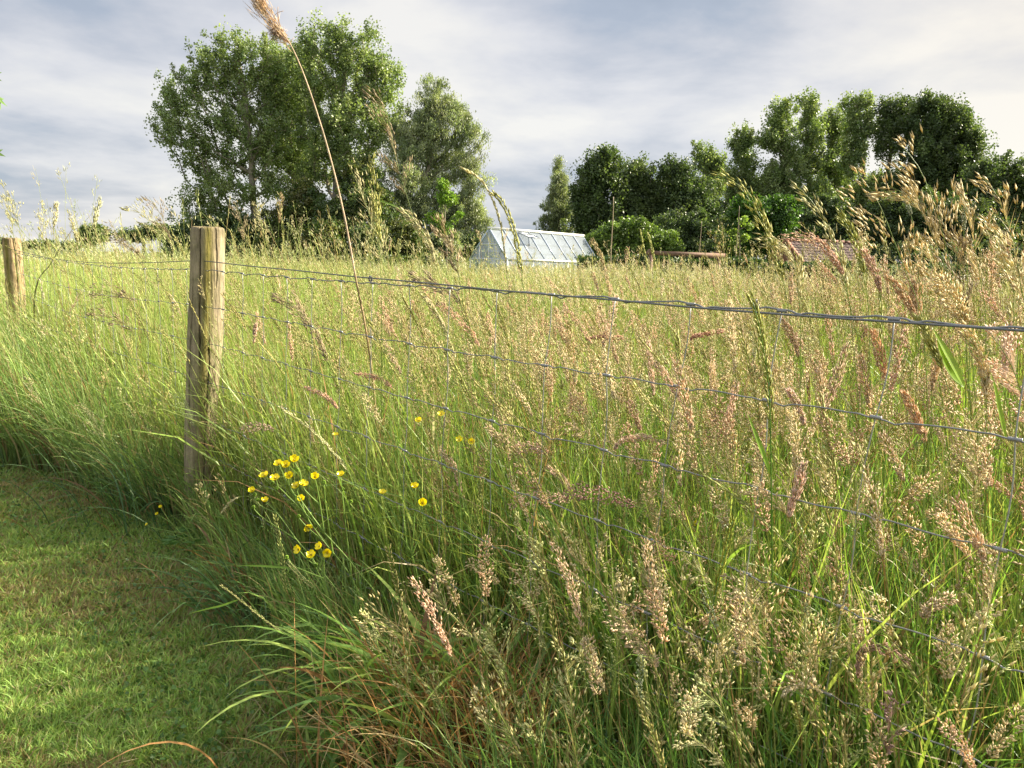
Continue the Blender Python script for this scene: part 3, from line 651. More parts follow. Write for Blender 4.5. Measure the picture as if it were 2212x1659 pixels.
# ------------------------------------------------------------------ trees
def tree_mesh(kind, base, trunk, lobes, n_att, leaves, size, cols, seed, blob=.55, trunk_r=.22, y=50, depthk=.9, droop=0., bark=(.27, .23, .17), name='tree', label='', cat='tree', group=None, lean=None, fine=1.):
    rng = np.random.default_rng(seed); s = y*PXM
    base = np.array(base, float)
    kx = 1.15 if name == 'broadleaf_tree' else 1.10 if name == 'willow_tree' else 1.03
    LB = [(at(u, v, y)+np.array([0, dy, 0]), np.array([ru*s*kx, (ru+rv)/2*s*depthk, rv*s])) for (u, v, ru, rv, dy) in lobes]
    vol = np.array([np.prod(r)**.72 for _, r in LB]); vol /= vol.sum(); A = []
    for (c, r), f in zip(LB, vol):
        m = max(6, int(n_att*f*1.7)); d = nrm(rng.normal(size=(m, 3))); A.append(c+d*r*(rng.random((m, 1))**.38)*(.80+.36*rng.random((m, 1)))*np.where(rng.random((m, 1)) < .10, 1.14+.22*rng.random((m, 1)), 1))
    A = np.concatenate(A); A = A[A[:, 2] > .4]
    hn = np.sin(A[:, 0]*2.9+seed)*np.sin(A[:, 1]*1.3+seed*2)+np.sin(A[:, 2]*2.6+seed*3)*np.sin(A[:, 0]*1.7+A[:, 2]*.9); A = A[hn > (-.85 if leaves > 30000 and name == 'poplar_tree' else -1.05)]
    TR = np.array([at(u, v, y) for (u, v) in trunk]); TR = np.concatenate([base[None], TR]); 
    top = TR[-1]
    tn = spline(TR, 22) if len(TR) > 1 else TR
    nodes = [p for p in tn]; par = [-1]+list(range(len(tn)-1)); term = []
    axis_xy = np.array([np.interp(A[:, 2], tn[:, 2], tn[:, i]) for i in (0, 1)]).T
    order = np.argsort(np.linalg.norm(A[:, :2]-axis_xy, axis=1)+.25*np.abs(A[:, 2]-np.clip(A[:, 2], tn[4, 2], tn[-1, 2])))
    NB = np.array(nodes); NBl = NB.copy()
    buf = np.zeros((len(A)*8+64, 3)); buf[:len(NB)] = NB; cnt = len(NB)
    for idx in order:
        a = A[idx]; nb = buf[:cnt]; d = a-nb; dist = np.linalg.norm(d, axis=1); hz = np.hypot(d[:, 0], d[:, 1])
        cost = dist*(1+1.6*np.clip(.55*hz-d[:, 2], 0, None)/np.maximum(dist, .1)); cost[:3] += 4
        j = int(np.argmin(cost)); L = dist[j]; k = int(np.clip(L/.7, 1, 6)); p0 = nb[j].copy(); prev = j
        for q in range(1, k+1):
            f = q/k; p = p0*(1-f)+a*f; p[2] -= .10*L*math.sin(f*math.pi)*(.6 if droop == 0 else -.8); p += rng.normal(size=3)*.03*L*(q < k)
            buf[cnt] = p; par.append(prev); prev = cnt; cnt += 1
        term.append(prev)
    NB = buf[:cnt]; par = np.array(par); w = np.zeros(cnt); w[term] += 1
    for i in range(cnt-1, 0, -1): w[par[i]] += w[i]
    rad = trunk_r*(np.maximum(w, .6)/w[0])**.43
    # branch tubes, 5 sided, one segment per node
    ii = np.arange(1, cnt); a = NB[par[ii]]; b = NB[ii]; ra = np.minimum(rad[par[ii]], rad[ii]*1.5); rb = rad[ii]
    T = nrm(b-a); ref = np.where(np.abs(T[:, 2:3]) < .8, [[0, 0, 1.]], [[1., 0, 0]]); X = nrm(np.cross(T, ref)); Yv = np.cross(T, X)
    k = 5; th = np.arange(k)/k*2*np.pi
    ring = X[:, None]*np.cos(th)[None, :, None]+Yv[:, None]*np.sin(th)[None, :, None]
    V = np.concatenate([a[:, None]+ring*ra[:, None, None], b[:, None]+ring*rb[:, None, None]], 1)
    tr = np.array([t for j in range(k) for t in ((j, (j+1) % k, k+(j+1) % k), (j, k+(j+1) % k, k+j))])
    F = tr[None]+(np.arange(len(ii))*2*k)[:, None, None]
    bc = np.array(bark)*(.75+.5*rng.random((len(ii), 1)))
    GT = Geo(); GT.add(V.reshape(-1, 3), F.reshape(-1, 3), np.repeat(bc, 2*k, 0))
    # leaves in clumps round twig ends
    size = size*.86; m = max(4, int(leaves*(1.05 if name == 'poplar_tree' else 1.35)/len(term))); tp = NB[term]; pp = NB[par[term]]
    blob *= .78; csz = blob*(.5+1.0*rng.random((len(term), 1, 1))**1.5)
    dirs = nrm(rng.normal(size=(len(term), m, 3)))*rng.random((len(term), m, 1))**.45
    pos = tp[:, None]+dirs*csz*([.85, .85, 1.25] if kind == 'poplar' else [1, 1, .8])
    if droop: pos[..., 2] -= droop*rng.random((len(term), m))**1.5*csz[..., 0]*1.6
    along_ = rng.random((len(term), m, 1)); onb = rng.random((len(term), m, 1)) < .22
    pos = np.where(onb, pp[:, None]*(1-along_)+tp[:, None]*along_+dirs*.22, pos)
    pos = pos.reshape(-1, 3); n = len(pos); keep = pos[:, 2] > .05; pos = pos[keep]; n = len(pos)
    cs = np.array(cols); ci = rng.integers(0, len(cs), len(term)); base_c = cs[ci][:, None]*(.68+.62*rng.random((len(term), 1, 1)))
    C = (base_c*(.75+.5*rng.random((len(term), m, 1)))).reshape(-1, 3)[keep]
    nrmv = nrm(rng.normal(size=(n, 3))+np.array([0, 0, .5])); 
    if kind == 'willow': D = nrm(rng.normal(size=(n, 3))*.6+[-.1, 0, -.9]); asp = .28
    else: D = rng.normal(size=(n, 3)); asp = .85
    D = nrm(D-(D*nrmv).sum(-1, keepdims=True)*nrmv) if kind != 'willow' else D
    S = nrm(np.cross(D, nrmv)); l = (size*(.7+.6*rng.random(n)))[:, None]
    V = np.stack([pos-D*l*.5, pos-S*l*asp*.5-D*l*.05+nrmv*l*.06, pos+D*l*.5, pos+S*l*asp*.5-D*l*.05+nrmv*l*.06], 1)
    F = np.array([(0, 1, 2), (0, 2, 3)])[None]+(np.arange(n)*4)[:, None, None]
    GL = Geo(); GL.add(V.reshape(-1, 3), F.reshape(-1, 3), np.repeat(C, 4, 0))
    root = thing(name, base, label, cat, group)
    build(GT, 'trunk', M_BARK, root, base, False); build(GL, 'crown', M_LEAF, root, base, False)
    return root
POP = [(.23, .30, .12), (.27, .34, .13), (.19, .26, .10), (.32, .38, .16)]
DARK = [(.09, .135, .05), (.115, .165, .06), (.08, .12, .05), (.15, .20, .075)]
WIL = [(.36, .40, .23), (.27, .32, .18), (.34, .37, .22), (.22, .27, .14)]
OLV = [(.14, .16, .05), (.11, .15, .04), (.17, .17, .06), (.08, .13, .035)]
def gbase(u, y):        # the ground point below column u at y metres
    d = ray(u, hor(u)); return np.array([d[0]/d[1]*y, y, 0.])
# left group
tree_mesh('poplar', gbase(549, 50), [(550, 480), (545, 420), (541, 330), (530, 220), (515, 120)],
  [(475, 125, 62, 55, 0), (548, 120, 48, 55, 0), (425, 190, 55, 60, 0), (372, 235, 32, 75, 0), (520, 200, 75, 80, 1), (405, 290, 58, 50, -1), (490, 300, 80, 70, 0), (440, 365, 62, 42, 1), (590, 300, 40, 70, 0), (585, 400, 40, 50, 0), (592, 170, 36, 80, 1), (470, 480, 70, 34, 0), (425, 440, 48, 48, 0), (500, 430, 55, 55, -1), (560, 350, 40, 60, 1)],
  760, 62000, .15, POP, 1, .62, .26, 50, name='poplar_tree', label='tall poplar at the far left of the big clump, with a bare lower trunk', group='poplars in the left clump', fine=1)
tree_mesh('poplar', gbase(640, 54), [(640, 500), (638, 420), (628, 330), (615, 200), (605, 140)],
  [(600, 150, 42, 62, 0), (625, 240, 55, 70, 0), (605, 330, 48, 55, 0), (650, 340, 42, 60, 0), (640, 170, 45, 70, 1)],
  420, 34000, .15, POP, 2, .6, .22, 54, name='poplar_tree', label='slimmer poplar behind the gap between two larger poplars in the left clump', group='poplars in the left clump')
tree_mesh('poplar', gbase(722, 50), [(724, 470), (727, 380), (733, 300), (742, 200), (745, 110)],
  [(695, 100, 58, 50, 0), (765, 100, 56, 55, 0), (808, 155, 46, 60, 0), (740, 190, 85, 80, 1), (850, 180, 20, 45, 0), (790, 270, 66, 62, -1), (715, 290, 60, 62, 0), (838, 250, 36, 58, 0), (760, 350, 60, 50, 0), (650, 150, 36, 80, 2), (655, 270, 36, 70, 2), (680, 370, 46, 50, 1)],
  720, 62000, .15, POP, 3, .62, .26, 50, name='poplar_tree', label='tallest broad poplar in the middle of the left clump behind the reed', group='poplars in the left clump')
tree_mesh('willow', gbase(905, 48), [(905, 480), (915, 400), (935, 320), (945, 230)],
  [(930, 215, 40, 45, 0), (985, 235, 30, 32, 0), (950, 270, 60, 55, 0), (1012, 285, 34, 34, 0), (900, 300, 42, 65, 0), (960, 350, 58, 50, 1), (1005, 430, 46, 40, 0), (940, 440, 62, 52, 0), (1030, 470, 28, 30, 0), (880, 400, 50, 74, -1), (850, 460, 46, 50, 0), (1015, 370, 36, 40, 0), (990, 480, 56, 40, 0), (1035, 500, 34, 30, 0), (860, 300, 30, 50, 1)],
  620, 78000, .20, WIL, 4, .55, .24, 48, droop=.8, name='willow_tree', label='silvery green willow on the right of the big left clump', cat='tree')
tree_mesh('bush', gbase(470, 47), [(470, 530), (470, 505)], [(430, 500, 52, 26, 0), (500, 495, 60, 34, 0), (560, 505, 40, 28, 0)], 160, 26000, .14, DARK, 5, .6, .08, 47, name='bush', label='dark green bush under the far left poplar', cat='bush')
tree_mesh('bush', gbase(640, 46), [(640, 530), (640, 470)], [(610, 490, 48, 42, 0), (660, 450, 48, 42, 0), (690, 500, 50, 38, 0), (650, 410, 30, 24, 1)], 200, 30000, .13, OLV, 6, .6, .08, 46, name='bush', label='olive bush between the trunks of the poplars', cat='bush')
tree_mesh('bush', gbase(780, 45), [(780, 530), (780, 450)], [(740, 480, 46, 55, 0), (790, 440, 52, 66, 0), (830, 500, 48, 45, 0), (770, 380, 46, 48, 1)], 240, 36000, .13, OLV+DARK, 7, .6, .1, 45, name='bush', label='tall dark bush between reed and willow', cat='bush')
tree_mesh('bush', gbase(965, 38), [(965, 540), (962, 480), (960, 410)], [(958, 400, 12, 12, 0), (965, 430, 18, 14, 0), (985, 465, 12, 10, 0), (935, 470, 16, 10, 0), (960, 490, 14, 12, 0)], 60, 3200, .12, [(.20, .33, .05), (.24, .36, .06)], 8, .3, .03, 38, name='sapling', label='bright lime green sapling in front of the willow', cat='sapling')
# middle and right
tree_mesh('willow', gbase(1207, 52), [(1206, 500), (1207, 440), (1207, 360)], [(1207, 365, 12, 24, 0), (1207, 405, 24, 36, 0), (1200, 455, 32, 36, 0), (1228, 470, 22, 34, 0), (1185, 485, 20, 20, 0), (1213, 435, 27, 30, 0)], 260, 22000, .17, WIL, 9, .4, .12, 52, droop=.3, name='slender_tree', label='slender grey-green tree standing alone behind the greenhouse', cat='tree')
def forest(u0, trunk, lobes, att, lv, cols, seed, y, label, size=.15, blob=.6, tr=.16, kind='poplar', group='trees of the right-hand wood'):
    tree_mesh(kind, gbase(u0, y), trunk, lobes, att, lv, size, cols, seed, blob, tr, y, name='broadleaf_tree', label=label, group=group)
MIDGREEN = [(.12, .165, .06), (.15, .195, .07), (.10, .14, .055)]  # leaf greens a little lighter than DARK
forest(1300, [(1300, 520), (1300, 400)], [(1300, 365, 40, 44, 0), (1275, 420, 34, 46, 0), (1325, 420, 30, 46, 0), (1295, 480, 55, 46, 0), (1262, 480, 20, 40, 0)], 300, 38000, DARK, 20, 48, 'dark round-headed tree at the left end of the right-hand wood')
forest(1390, [(1392, 520), (1390, 400)], [(1385, 385, 34, 40, 0), (1410, 420, 34, 46, 0), (1370, 460, 36, 50, 0), (1410, 490, 46, 42, 0)], 260, 32000, MIDGREEN, 21, 49, 'dark tree with lighter leaf clumps, second from the left in the wood')
forest(1465, [(1465, 520), (1460, 390)], [(1455, 380, 30, 38, 0), (1480, 410, 34, 44, 0), (1460, 470, 48, 56, 0), (1510, 470, 40, 60, 0)], 280, 34000, DARK, 22, 49, 'dark tree with jagged top left of the small pale poplar')
forest(1530, [(1530, 500), (1525, 360)], [(1520, 350, 22, 38, 0), (1550, 365, 15, 34, 0), (1530, 400, 34, 32, 0)], 150, 9500, POP, 23, 58, 'small pale poplar standing behind the dark wood', .16, .5)
forest(1605, [(1608, 520), (1605, 400), (1600, 300)], [(1600, 300, 22, 30, 0), (1612, 345, 28, 40, 0), (1595, 400, 34, 46, 0), (1620, 440, 38, 50, 0)], 220, 16000, POP, 24, 54, 'loose poplar with see-through crown, left of the wood\'s tall row', .15, .5)
forest(1690, [(1700, 520), (1695, 400), (1690, 260)], [(1690, 240, 24, 26, 0), (1665, 290, 30, 36, 0), (1700, 310, 28, 40, 0), (1690, 380, 44, 40, 0), (1690, 450, 46, 46, 0)], 260, 21000, POP, 25, 52, 'tall thin poplar first in the wood\'s high row', .15, .55)
forest(1745, [(1748, 520), (1748, 400), (1740, 250)], [(1742, 235, 22, 30, 0), (1750, 290, 26, 40, 0), (1740, 350, 34, 40, 0), (1755, 430, 46, 46, 0)], 240, 19000, POP, 26, 54, 'tall thin poplar second in the wood\'s high row', .15, .55)
forest(1800, [(1806, 520), (1804, 400), (1796, 270)], [(1796, 265, 22, 34, 0), (1815, 300, 22, 40, 0), (1800, 370, 34, 44, 0), (1810, 440, 42, 46, 0)], 230, 17000, POP, 27, 56, 'thin poplar third in the wood\'s high row', .15, .55)
forest(1865, [(1872, 520), (1868, 400), (1858, 240)], [(1855, 228, 28, 26, 0), (1858, 275, 34, 36, 0), (1840, 340, 26, 46, 0), (1880, 430, 46, 50, 0)], 230, 17500, POP, 28, 53, 'poplar with dark top and bare stems in the middle of the wood\'s high row', .15, .55)
forest(1930, [(1905, 520), (1915, 400), (1935, 260)], [(1925, 235, 30, 26, 0), (1960, 270, 36, 46, 0), (1915, 300, 20, 50, 0), (1930, 400, 26, 40, 0), (1920, 470, 46, 40, 0)], 250, 19000, MIDGREEN, 29, 52, 'leaning tree left of the wood\'s big rounded crown', .15, .55)
forest(2030, [(2000, 520), (2010, 400), (2030, 270)], [(2000, 248, 40, 40, 0), (2050, 262, 46, 44, 0), (2085, 320, 34, 60, 0), (2020, 330, 60, 60, 0), (2060, 390, 60, 50, 0), (1990, 400, 50, 46, 0)], 460, 62000, DARK+MIDGREEN, 30, 50, 'big dark rounded crown towards the right end of the wood')
forest(2165, [(2160, 530), (2160, 400)], [(2150, 380, 46, 50, 0), (2200, 410, 40, 60, 0), (2120, 440, 50, 50, 0), (2180, 490, 60, 50, 0), (2245, 430, 40, 70, 0)], 360, 40000, MIDGREEN+DARK, 31, 44, 'dark feathery tree at the right edge of the photo')
for (u, y, lb, cols, sd, lab) in [
  (1360, 40, [(1320, 520, 48, 32, 0), (1375, 505, 38, 36, 0), (1420, 525, 44, 28, 0), (1450, 540, 30, 20, 0), (1360, 545, 80, 20, 0)], [(.15, .22, .05), (.18, .26, .06), (.12, .19, .045)], 40, 'light green shrub with upright shoots right of the greenhouse'),
  (1480, 46, [(1440, 515, 40, 50, 0), (1500, 510, 46, 55, 0), (1555, 515, 40, 50, 0)], DARK, 41, 'low dark bush behind the wooden frame'),
  (1650, 40, [(1620, 470, 42, 46, 0), (1680, 470, 46, 50, 0), (1655, 520, 70, 36, 0)], [(.07, .15, .025), (.09, .18, .03), (.06, .12, .025)], 42, 'rich green bush left of the tiled shed'),
  (1790, 46, [(1750, 500, 50, 44, 0), (1820, 500, 50, 46, 0), (1790, 450, 50, 30, 0)], DARK, 43, 'dark bush behind the tiled shed roof'),
  (1920, 44, [(1880, 510, 46, 50, 0), (1950, 500, 56, 60, 0), (1920, 450, 40, 30, 0)], DARK, 44, 'dark bush right of the tiled shed'),
  (2060, 42, [(2010, 490, 60, 66, 0), (2080, 490, 56, 70, 0), (2140, 520, 50, 50, 0)], DARK+MIDGREEN, 45, 'dark bush under the big rounded crown')]:
    tree_mesh('bush', gbase(u, y), [(u, 550), (u, 510)], lb, 240, 30000, .13, cols, sd, .5, .08, y, name='bush', label=lab, cat='bush')
tree_mesh('bush', gbase(1598, 30), [(1598, 560), (1597, 470)], [(1605, 475, 8, 5, 0), (1618, 490, 8, 5, 0), (1585, 500, 6, 5, 0), (1610, 515, 9, 5, 0), (1588, 530, 8, 6, 0)], 26, 600, .12, [(.24, .34, .07)], 50, .14, .022, 30, name='sapling', label='thin sapling with few yellow-green leaves in front of the wood', cat='sapling')
for (u, y, sd, top, lab) in [(1430, 60, 90, 400, 'dark tree at the back, left part of the wood'), (1560, 62, 91, 400, 'dark tree at the back, behind the small pale poplar'), (1665, 60, 92, 390, 'dark tree at the back, behind the high row\'s first poplar'), (1800, 64, 93, 400, 'dark tree at the back, behind the high row\'s third poplar'), (1930, 62, 94, 390, 'dark tree at the back, behind the leaning tree')]:
    forest(u, [(u, 540), (u, top+50)], [(u-30, top+30, 40, 45, 0), (u+30, top+40, 42, 45, 0), (u, top+95, 72, 56, 0)], 200, 22000, DARK, sd, y, lab)
# undergrowth that closes the foot of the left clump and of the wood
for i, (u, y, ru, rv, cols, lab) in enumerate([
  (400, 46, 44, 22, DARK, 'low dark bush at the left foot of the poplar clump'), (520, 45, 52, 30, DARK, 'low dark bush round the foot of the far left poplar'),
  (600, 44, 46, 34, OLV, 'low olive bush right of the far left poplar trunk'), (700, 43, 52, 40, OLV, 'low olive bush behind the reed stem'),
  (800, 42, 50, 40, DARK, 'low dark bush left of the willow trunk'), (880, 43, 50, 46, OLV, 'low olive bush at the willow foot'), (960, 44, 46, 36, WIL, 'low grey-green bush under the willow'), (1020, 45, 30, 26, DARK, 'low bush just left of the greenhouse gable'),
  (1290, 44, 60, 40, DARK, 'low dark bush behind the right end of the greenhouse'), (1400, 47, 60, 44, DARK, 'low dark bush behind the light green shrub'), (1560, 43, 60, 40, DARK, 'low dark bush behind the yellow-green sapling'),
  (1720, 42, 60, 40, MIDGREEN, 'low bush behind the left end of the shed'), (1860, 41, 60, 40, DARK, 'low bush behind the right end of the shed'), (1980, 40, 66, 40, DARK, 'low bush behind the hedge beneath the leaning tree'), (2120, 38, 66, 44, MIDGREEN, 'low bush behind the hedge near the right edge'), (2240, 37, 66, 50, DARK, 'low bush behind the hedge at the right edge')]):
    h_ = hor(u); rv *= 1.6 if i < 8 else 1.5; tree_mesh('bush', gbase(u, y), [(u, h_), (u, h_-10)], [(u-ru*.5, h_-rv*.2, ru*.6, rv*.9, 0), (u+ru*.4, h_-rv*.1, ru*.65, rv, 0), (u, h_-rv*.6, ru*.6, rv*.7, 0), (u, h_+14, ru*1.1, 24, -1)], 170, 20000, .13, cols, 70+i, .5, .05, y, name='bush', label=lab, cat='bush', group='undergrowth below the trees')
# far away on the left
tree_mesh('bush', gbase(204, 150), [(204, 520)], [(204, 503, 26, 14, 0), (195, 515, 24, 10, 0)], 90, 9000, .45, MIDGREEN, 51, 1.4, .3, 150, name='distant_tree', label='small round tree far off on the left skyline', cat='tree')
tree_mesh('bush', gbase(310, 130), [(310, 522)], [(290, 508, 32, 12, 0), (345, 500, 36, 16, 0), (395, 505, 30, 16, 0)], 120, 12000, .4, DARK, 52, 1.3, .3, 130, name='distant_tree', label='low dark trees far off left of the poplars', cat='tree')
tree_mesh('bush', gbase(40, 190), [(40, 530)], [(10, 528, 50, 8, 0), (90, 530, 50, 7, 0), (160, 532, 40, 6, 0), (-60, 526, 50, 9, 0)], 100, 9000, .6, DARK, 53, 1.6, .3, 190, name='distant_hedge', label='faint hedge line on the left horizon', cat='hedge')

# clipped hedge in front of the wood
def hedge():
    G = Geo(); n = 70000; y = 23.; a = gbase(1250, y); b = gbase(2400, y+1); f = RNG.random(n); hgt = 1.38
    c = a[None]*(1-f[:, None])+b[None]*f[:, None]; w = .55; k = RNG.random(n)
    off = np.where((k < .62)[:, None], np.stack([0*k, -w+0*k, RNG.random(n)*hgt], 1), np.stack([0*k, (RNG.random(n)*2-1)*w, hgt+0*k], 1))
    P = c+off+RNG.normal(size=(n, 3))*.045; P[:, 2] = np.maximum(P[:, 2]+.05*np.sin(c[:, 0]*2.1), .03)
    col = np.array([.04, .075, .022])*(.6+.8*RNG.random((n, 1)))
    spindles(G, P, RNG.normal(size=(n, 3))+[0, -.2, .4], .07, .05, col, False)
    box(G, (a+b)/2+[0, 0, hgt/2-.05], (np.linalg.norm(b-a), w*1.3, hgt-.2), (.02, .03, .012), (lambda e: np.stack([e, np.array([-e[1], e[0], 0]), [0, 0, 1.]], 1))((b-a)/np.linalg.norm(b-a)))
    root = thing('hedge', (a+b)/2, 'dark clipped hedge along the far side of the meadow on the right', 'hedge')
    build(G, 'foliage', M_LEAF, root, (a+b)/2)
hedge()

# ------------------------------------------------------------------ greenhouse
def glass_mat():
    m, nt, N, L, out = mat_base('greenhouse glass')
    tc = N.new('ShaderNodeTexCoord'); nz = N.new('ShaderNodeTexNoise'); nz.inputs['Scale'].default_value = 1.3; nz.inputs['Detail'].default_value = 6; L.new(tc.outputs['Object'], nz.inputs['Vector'])
    mr = N.new('ShaderNodeMapRange'); L.new(nz.outputs[0], mr.inputs[0]); mr.inputs[1].default_value = .3; mr.inputs[2].default_value = .7; mr.inputs[3].default_value = .42; mr.inputs[4].default_value = .62
    d = N.new('ShaderNodeBsdfDiffuse'); d.inputs[0].default_value = (.55, .62, .68, 1); t = N.new('ShaderNodeBsdfTranslucent'); t.inputs[0].default_value = (.5, .56, .6, 1)
    dt = N.new('ShaderNodeMixShader'); dt.inputs[0].default_value = .4; L.new(d.outputs[0], dt.inputs[1]); L.new(t.outputs[0], dt.inputs[2])
    tr = N.new('ShaderNodeBsdfTransparent'); m1 = N.new('ShaderNodeMixShader'); L.new(mr.outputs[0], m1.inputs[0]); L.new(tr.outputs[0], m1.inputs[1]); L.new(dt.outputs[0], m1.inputs[2])
    g = N.new('ShaderNodeBsdfGlossy'); g.inputs['Roughness'].default_value = .08; g.inputs[0].default_value = (.9, .93, 1, 1)
    fr = N.new('ShaderNodeFresnel'); fr.inputs[0].default_value = 1.6; m2 = N.new('ShaderNodeMixShader'); L.new(fr.outputs[0], m2.inputs[0]); L.new(m1.outputs[0], m2.inputs[1]); L.new(g.outputs[0], m2.inputs[2])
    L.new(m2.outputs[0], out.inputs[0]); return m
def greenhouse():
    y = 34.; ax = at(1057, 494, y); az = math.atan((2523-1106)/1661)
    r = np.array([math.sin(az), math.cos(az), 0]); p = np.array([math.cos(az), -math.sin(az), 0])
    ez = at(1095, 560, y-.8)[2]; rz = ax[2]; w = .92*y/28*.98; Ln = 5.7*y/28; O = np.array([ax[0], ax[1], 0])
    MG = glass_mat(); WH = (.78, .79, .78); BL = (.34, .40, .50)
    root = thing('greenhouse', O, 'pale glass greenhouse with white ridge and blue-grey glazing bars at the back of the meadow', 'greenhouse')
    def Q(a, b, z): return O+r*a+p*b+np.array([0, 0, z])
    def pane(name, pts, mat=MG, par=root):
        G = Geo(); V = np.array(pts); G.add(V, [(0, 1, 2)]+([(0, 2, 3)] if len(pts) == 4 else []), (1, 1, 1)); return build(G, name, mat, par, O)
    G = Geo()
    for s in (-1, 1):
        for a in (0, Ln):
            beam(G, Q(a, s*w, 0), Q(a, s*w, ez), .06, .06, WH)
            beam(G, Q(a, s*w, ez), Q(a, 0, rz), .07, .06, (.5, .58, .68), r)
        beam(G, Q(0, s*w, ez), Q(Ln, s*w, ez), .07, .09, WH)
        for k in range(1, 8): beam(G, Q(Ln*k/8, s*w, 0), Q(Ln*k/8, s*w, ez), .035, .035, WH)
    for a in (0, Ln):
        beam(G, Q(a, -w*.5, (ez+rz)/2-.02), Q(a, w*.5, (ez+rz)/2-.02), .035, .05, WH); beam(G, Q(a, 0, 0), Q(a, 0, rz), .03, .035, WH)
        for s in (-1, 1): beam(G, Q(a, s*w*.5, 0), Q(a, s*w*.5, (ez+rz)/2), .03, .03, WH)
        beam(G, Q(a, -w, ez-.02), Q(a, w, ez-.02), .04, .04, WH)
    build(G, 'frame', M_FRAME, root, O)
    G = Geo(); beam(G, Q(-.05, 0, rz+.03), Q(Ln+.05, 0, rz+.03), .16, .11, (.86, .86, .80)); build(G, 'ridge_cap', M_FRAME, root, O)
    nb = 8
    for s in (-1, 1):
        for k in range(nb):
            a0, a1 = Ln*k/nb, Ln*(k+1)/nb
            pane('roof_pane', [Q(a0+.02, s*w, ez+.02), Q(a1-.02, s*w, ez+.02), Q(a1-.02, s*.03, rz-.01), Q(a0+.02, s*.03, rz-.01)])
            if k: 
                G = Geo(); beam(G, Q(a0, s*w, ez+.03), Q(a0, s*.05, rz), .035, .05, BL, r); build(G, 'glazing_bar', M_FRAME, root, O)
            if s > 0: pane('wall_pane', [Q(a0+.02, s*w, .05), Q(a1-.02, s*w, .05), Q(a1-.02, s*w, ez-.06), Q(a0+.02, s*w, ez-.06)])
    for a in (0, Ln):
        pane('gable_pane', [Q(a, -w+.03, ez), Q(a, w-.03, ez), Q(a, 0, rz-.04)]); pane('gable_pane', [Q(a, -w+.03, .05), Q(a, w-.03, .05), Q(a, w-.03, ez-.05), Q(a, -w+.03, ez-.05)])
    # white purlins and braces inside
    G = Geo()
    for f in (.38, .7):
        for s in (-1, 1): beam(G, Q(.1, s*w*f, ez+(rz-ez)*(1-f)-.08), Q(Ln-.1, s*w*f, ez+(rz-ez)*(1-f)-.08), .05, .05, WH)
    beam(G, Q(.1, w*.95, ez), Q(2.1, .1, rz-.15), .04, .04, WH, r); beam(G, Q(Ln-.1, w*.95, ez), Q(Ln-2., .1, rz-.15), .04, .04, WH, r)
    build(G, 'brace', M_FRAME, root, O)
    # an opened roof vent near the left end
    a0, a1 = Ln*2/nb, Ln*3.0/nb; G = Geo()
    q0, q1 = Q(a0+.05, w*.10, rz-.08), Q(a1-.05, w*.10, rz-.08); e = p*.75+np.array([0, 0, -.22])
    for u_, v_ in ((q0, q1), (q0+e, q1+e), (q0, q0+e), (q1, q1+e)): beam(G, u_, v_, .04, .04, (.3, .33, .36))
    v = build(G, 'roof_vent', M_FRAME, root, O); pane('vent_glass', [q0, q1, q1+e, q0+e], MG, v)
    G = Geo(); beam(G, Q(a0+.1, w*.45, ez+(rz-ez)*.55-.14), Q(a1, w*.45, ez+(rz-ez)*.55-.14), .08, .1, (.42, .22, .17)); build(G, 'shelf', M_WOOD, root, O)
greenhouse()

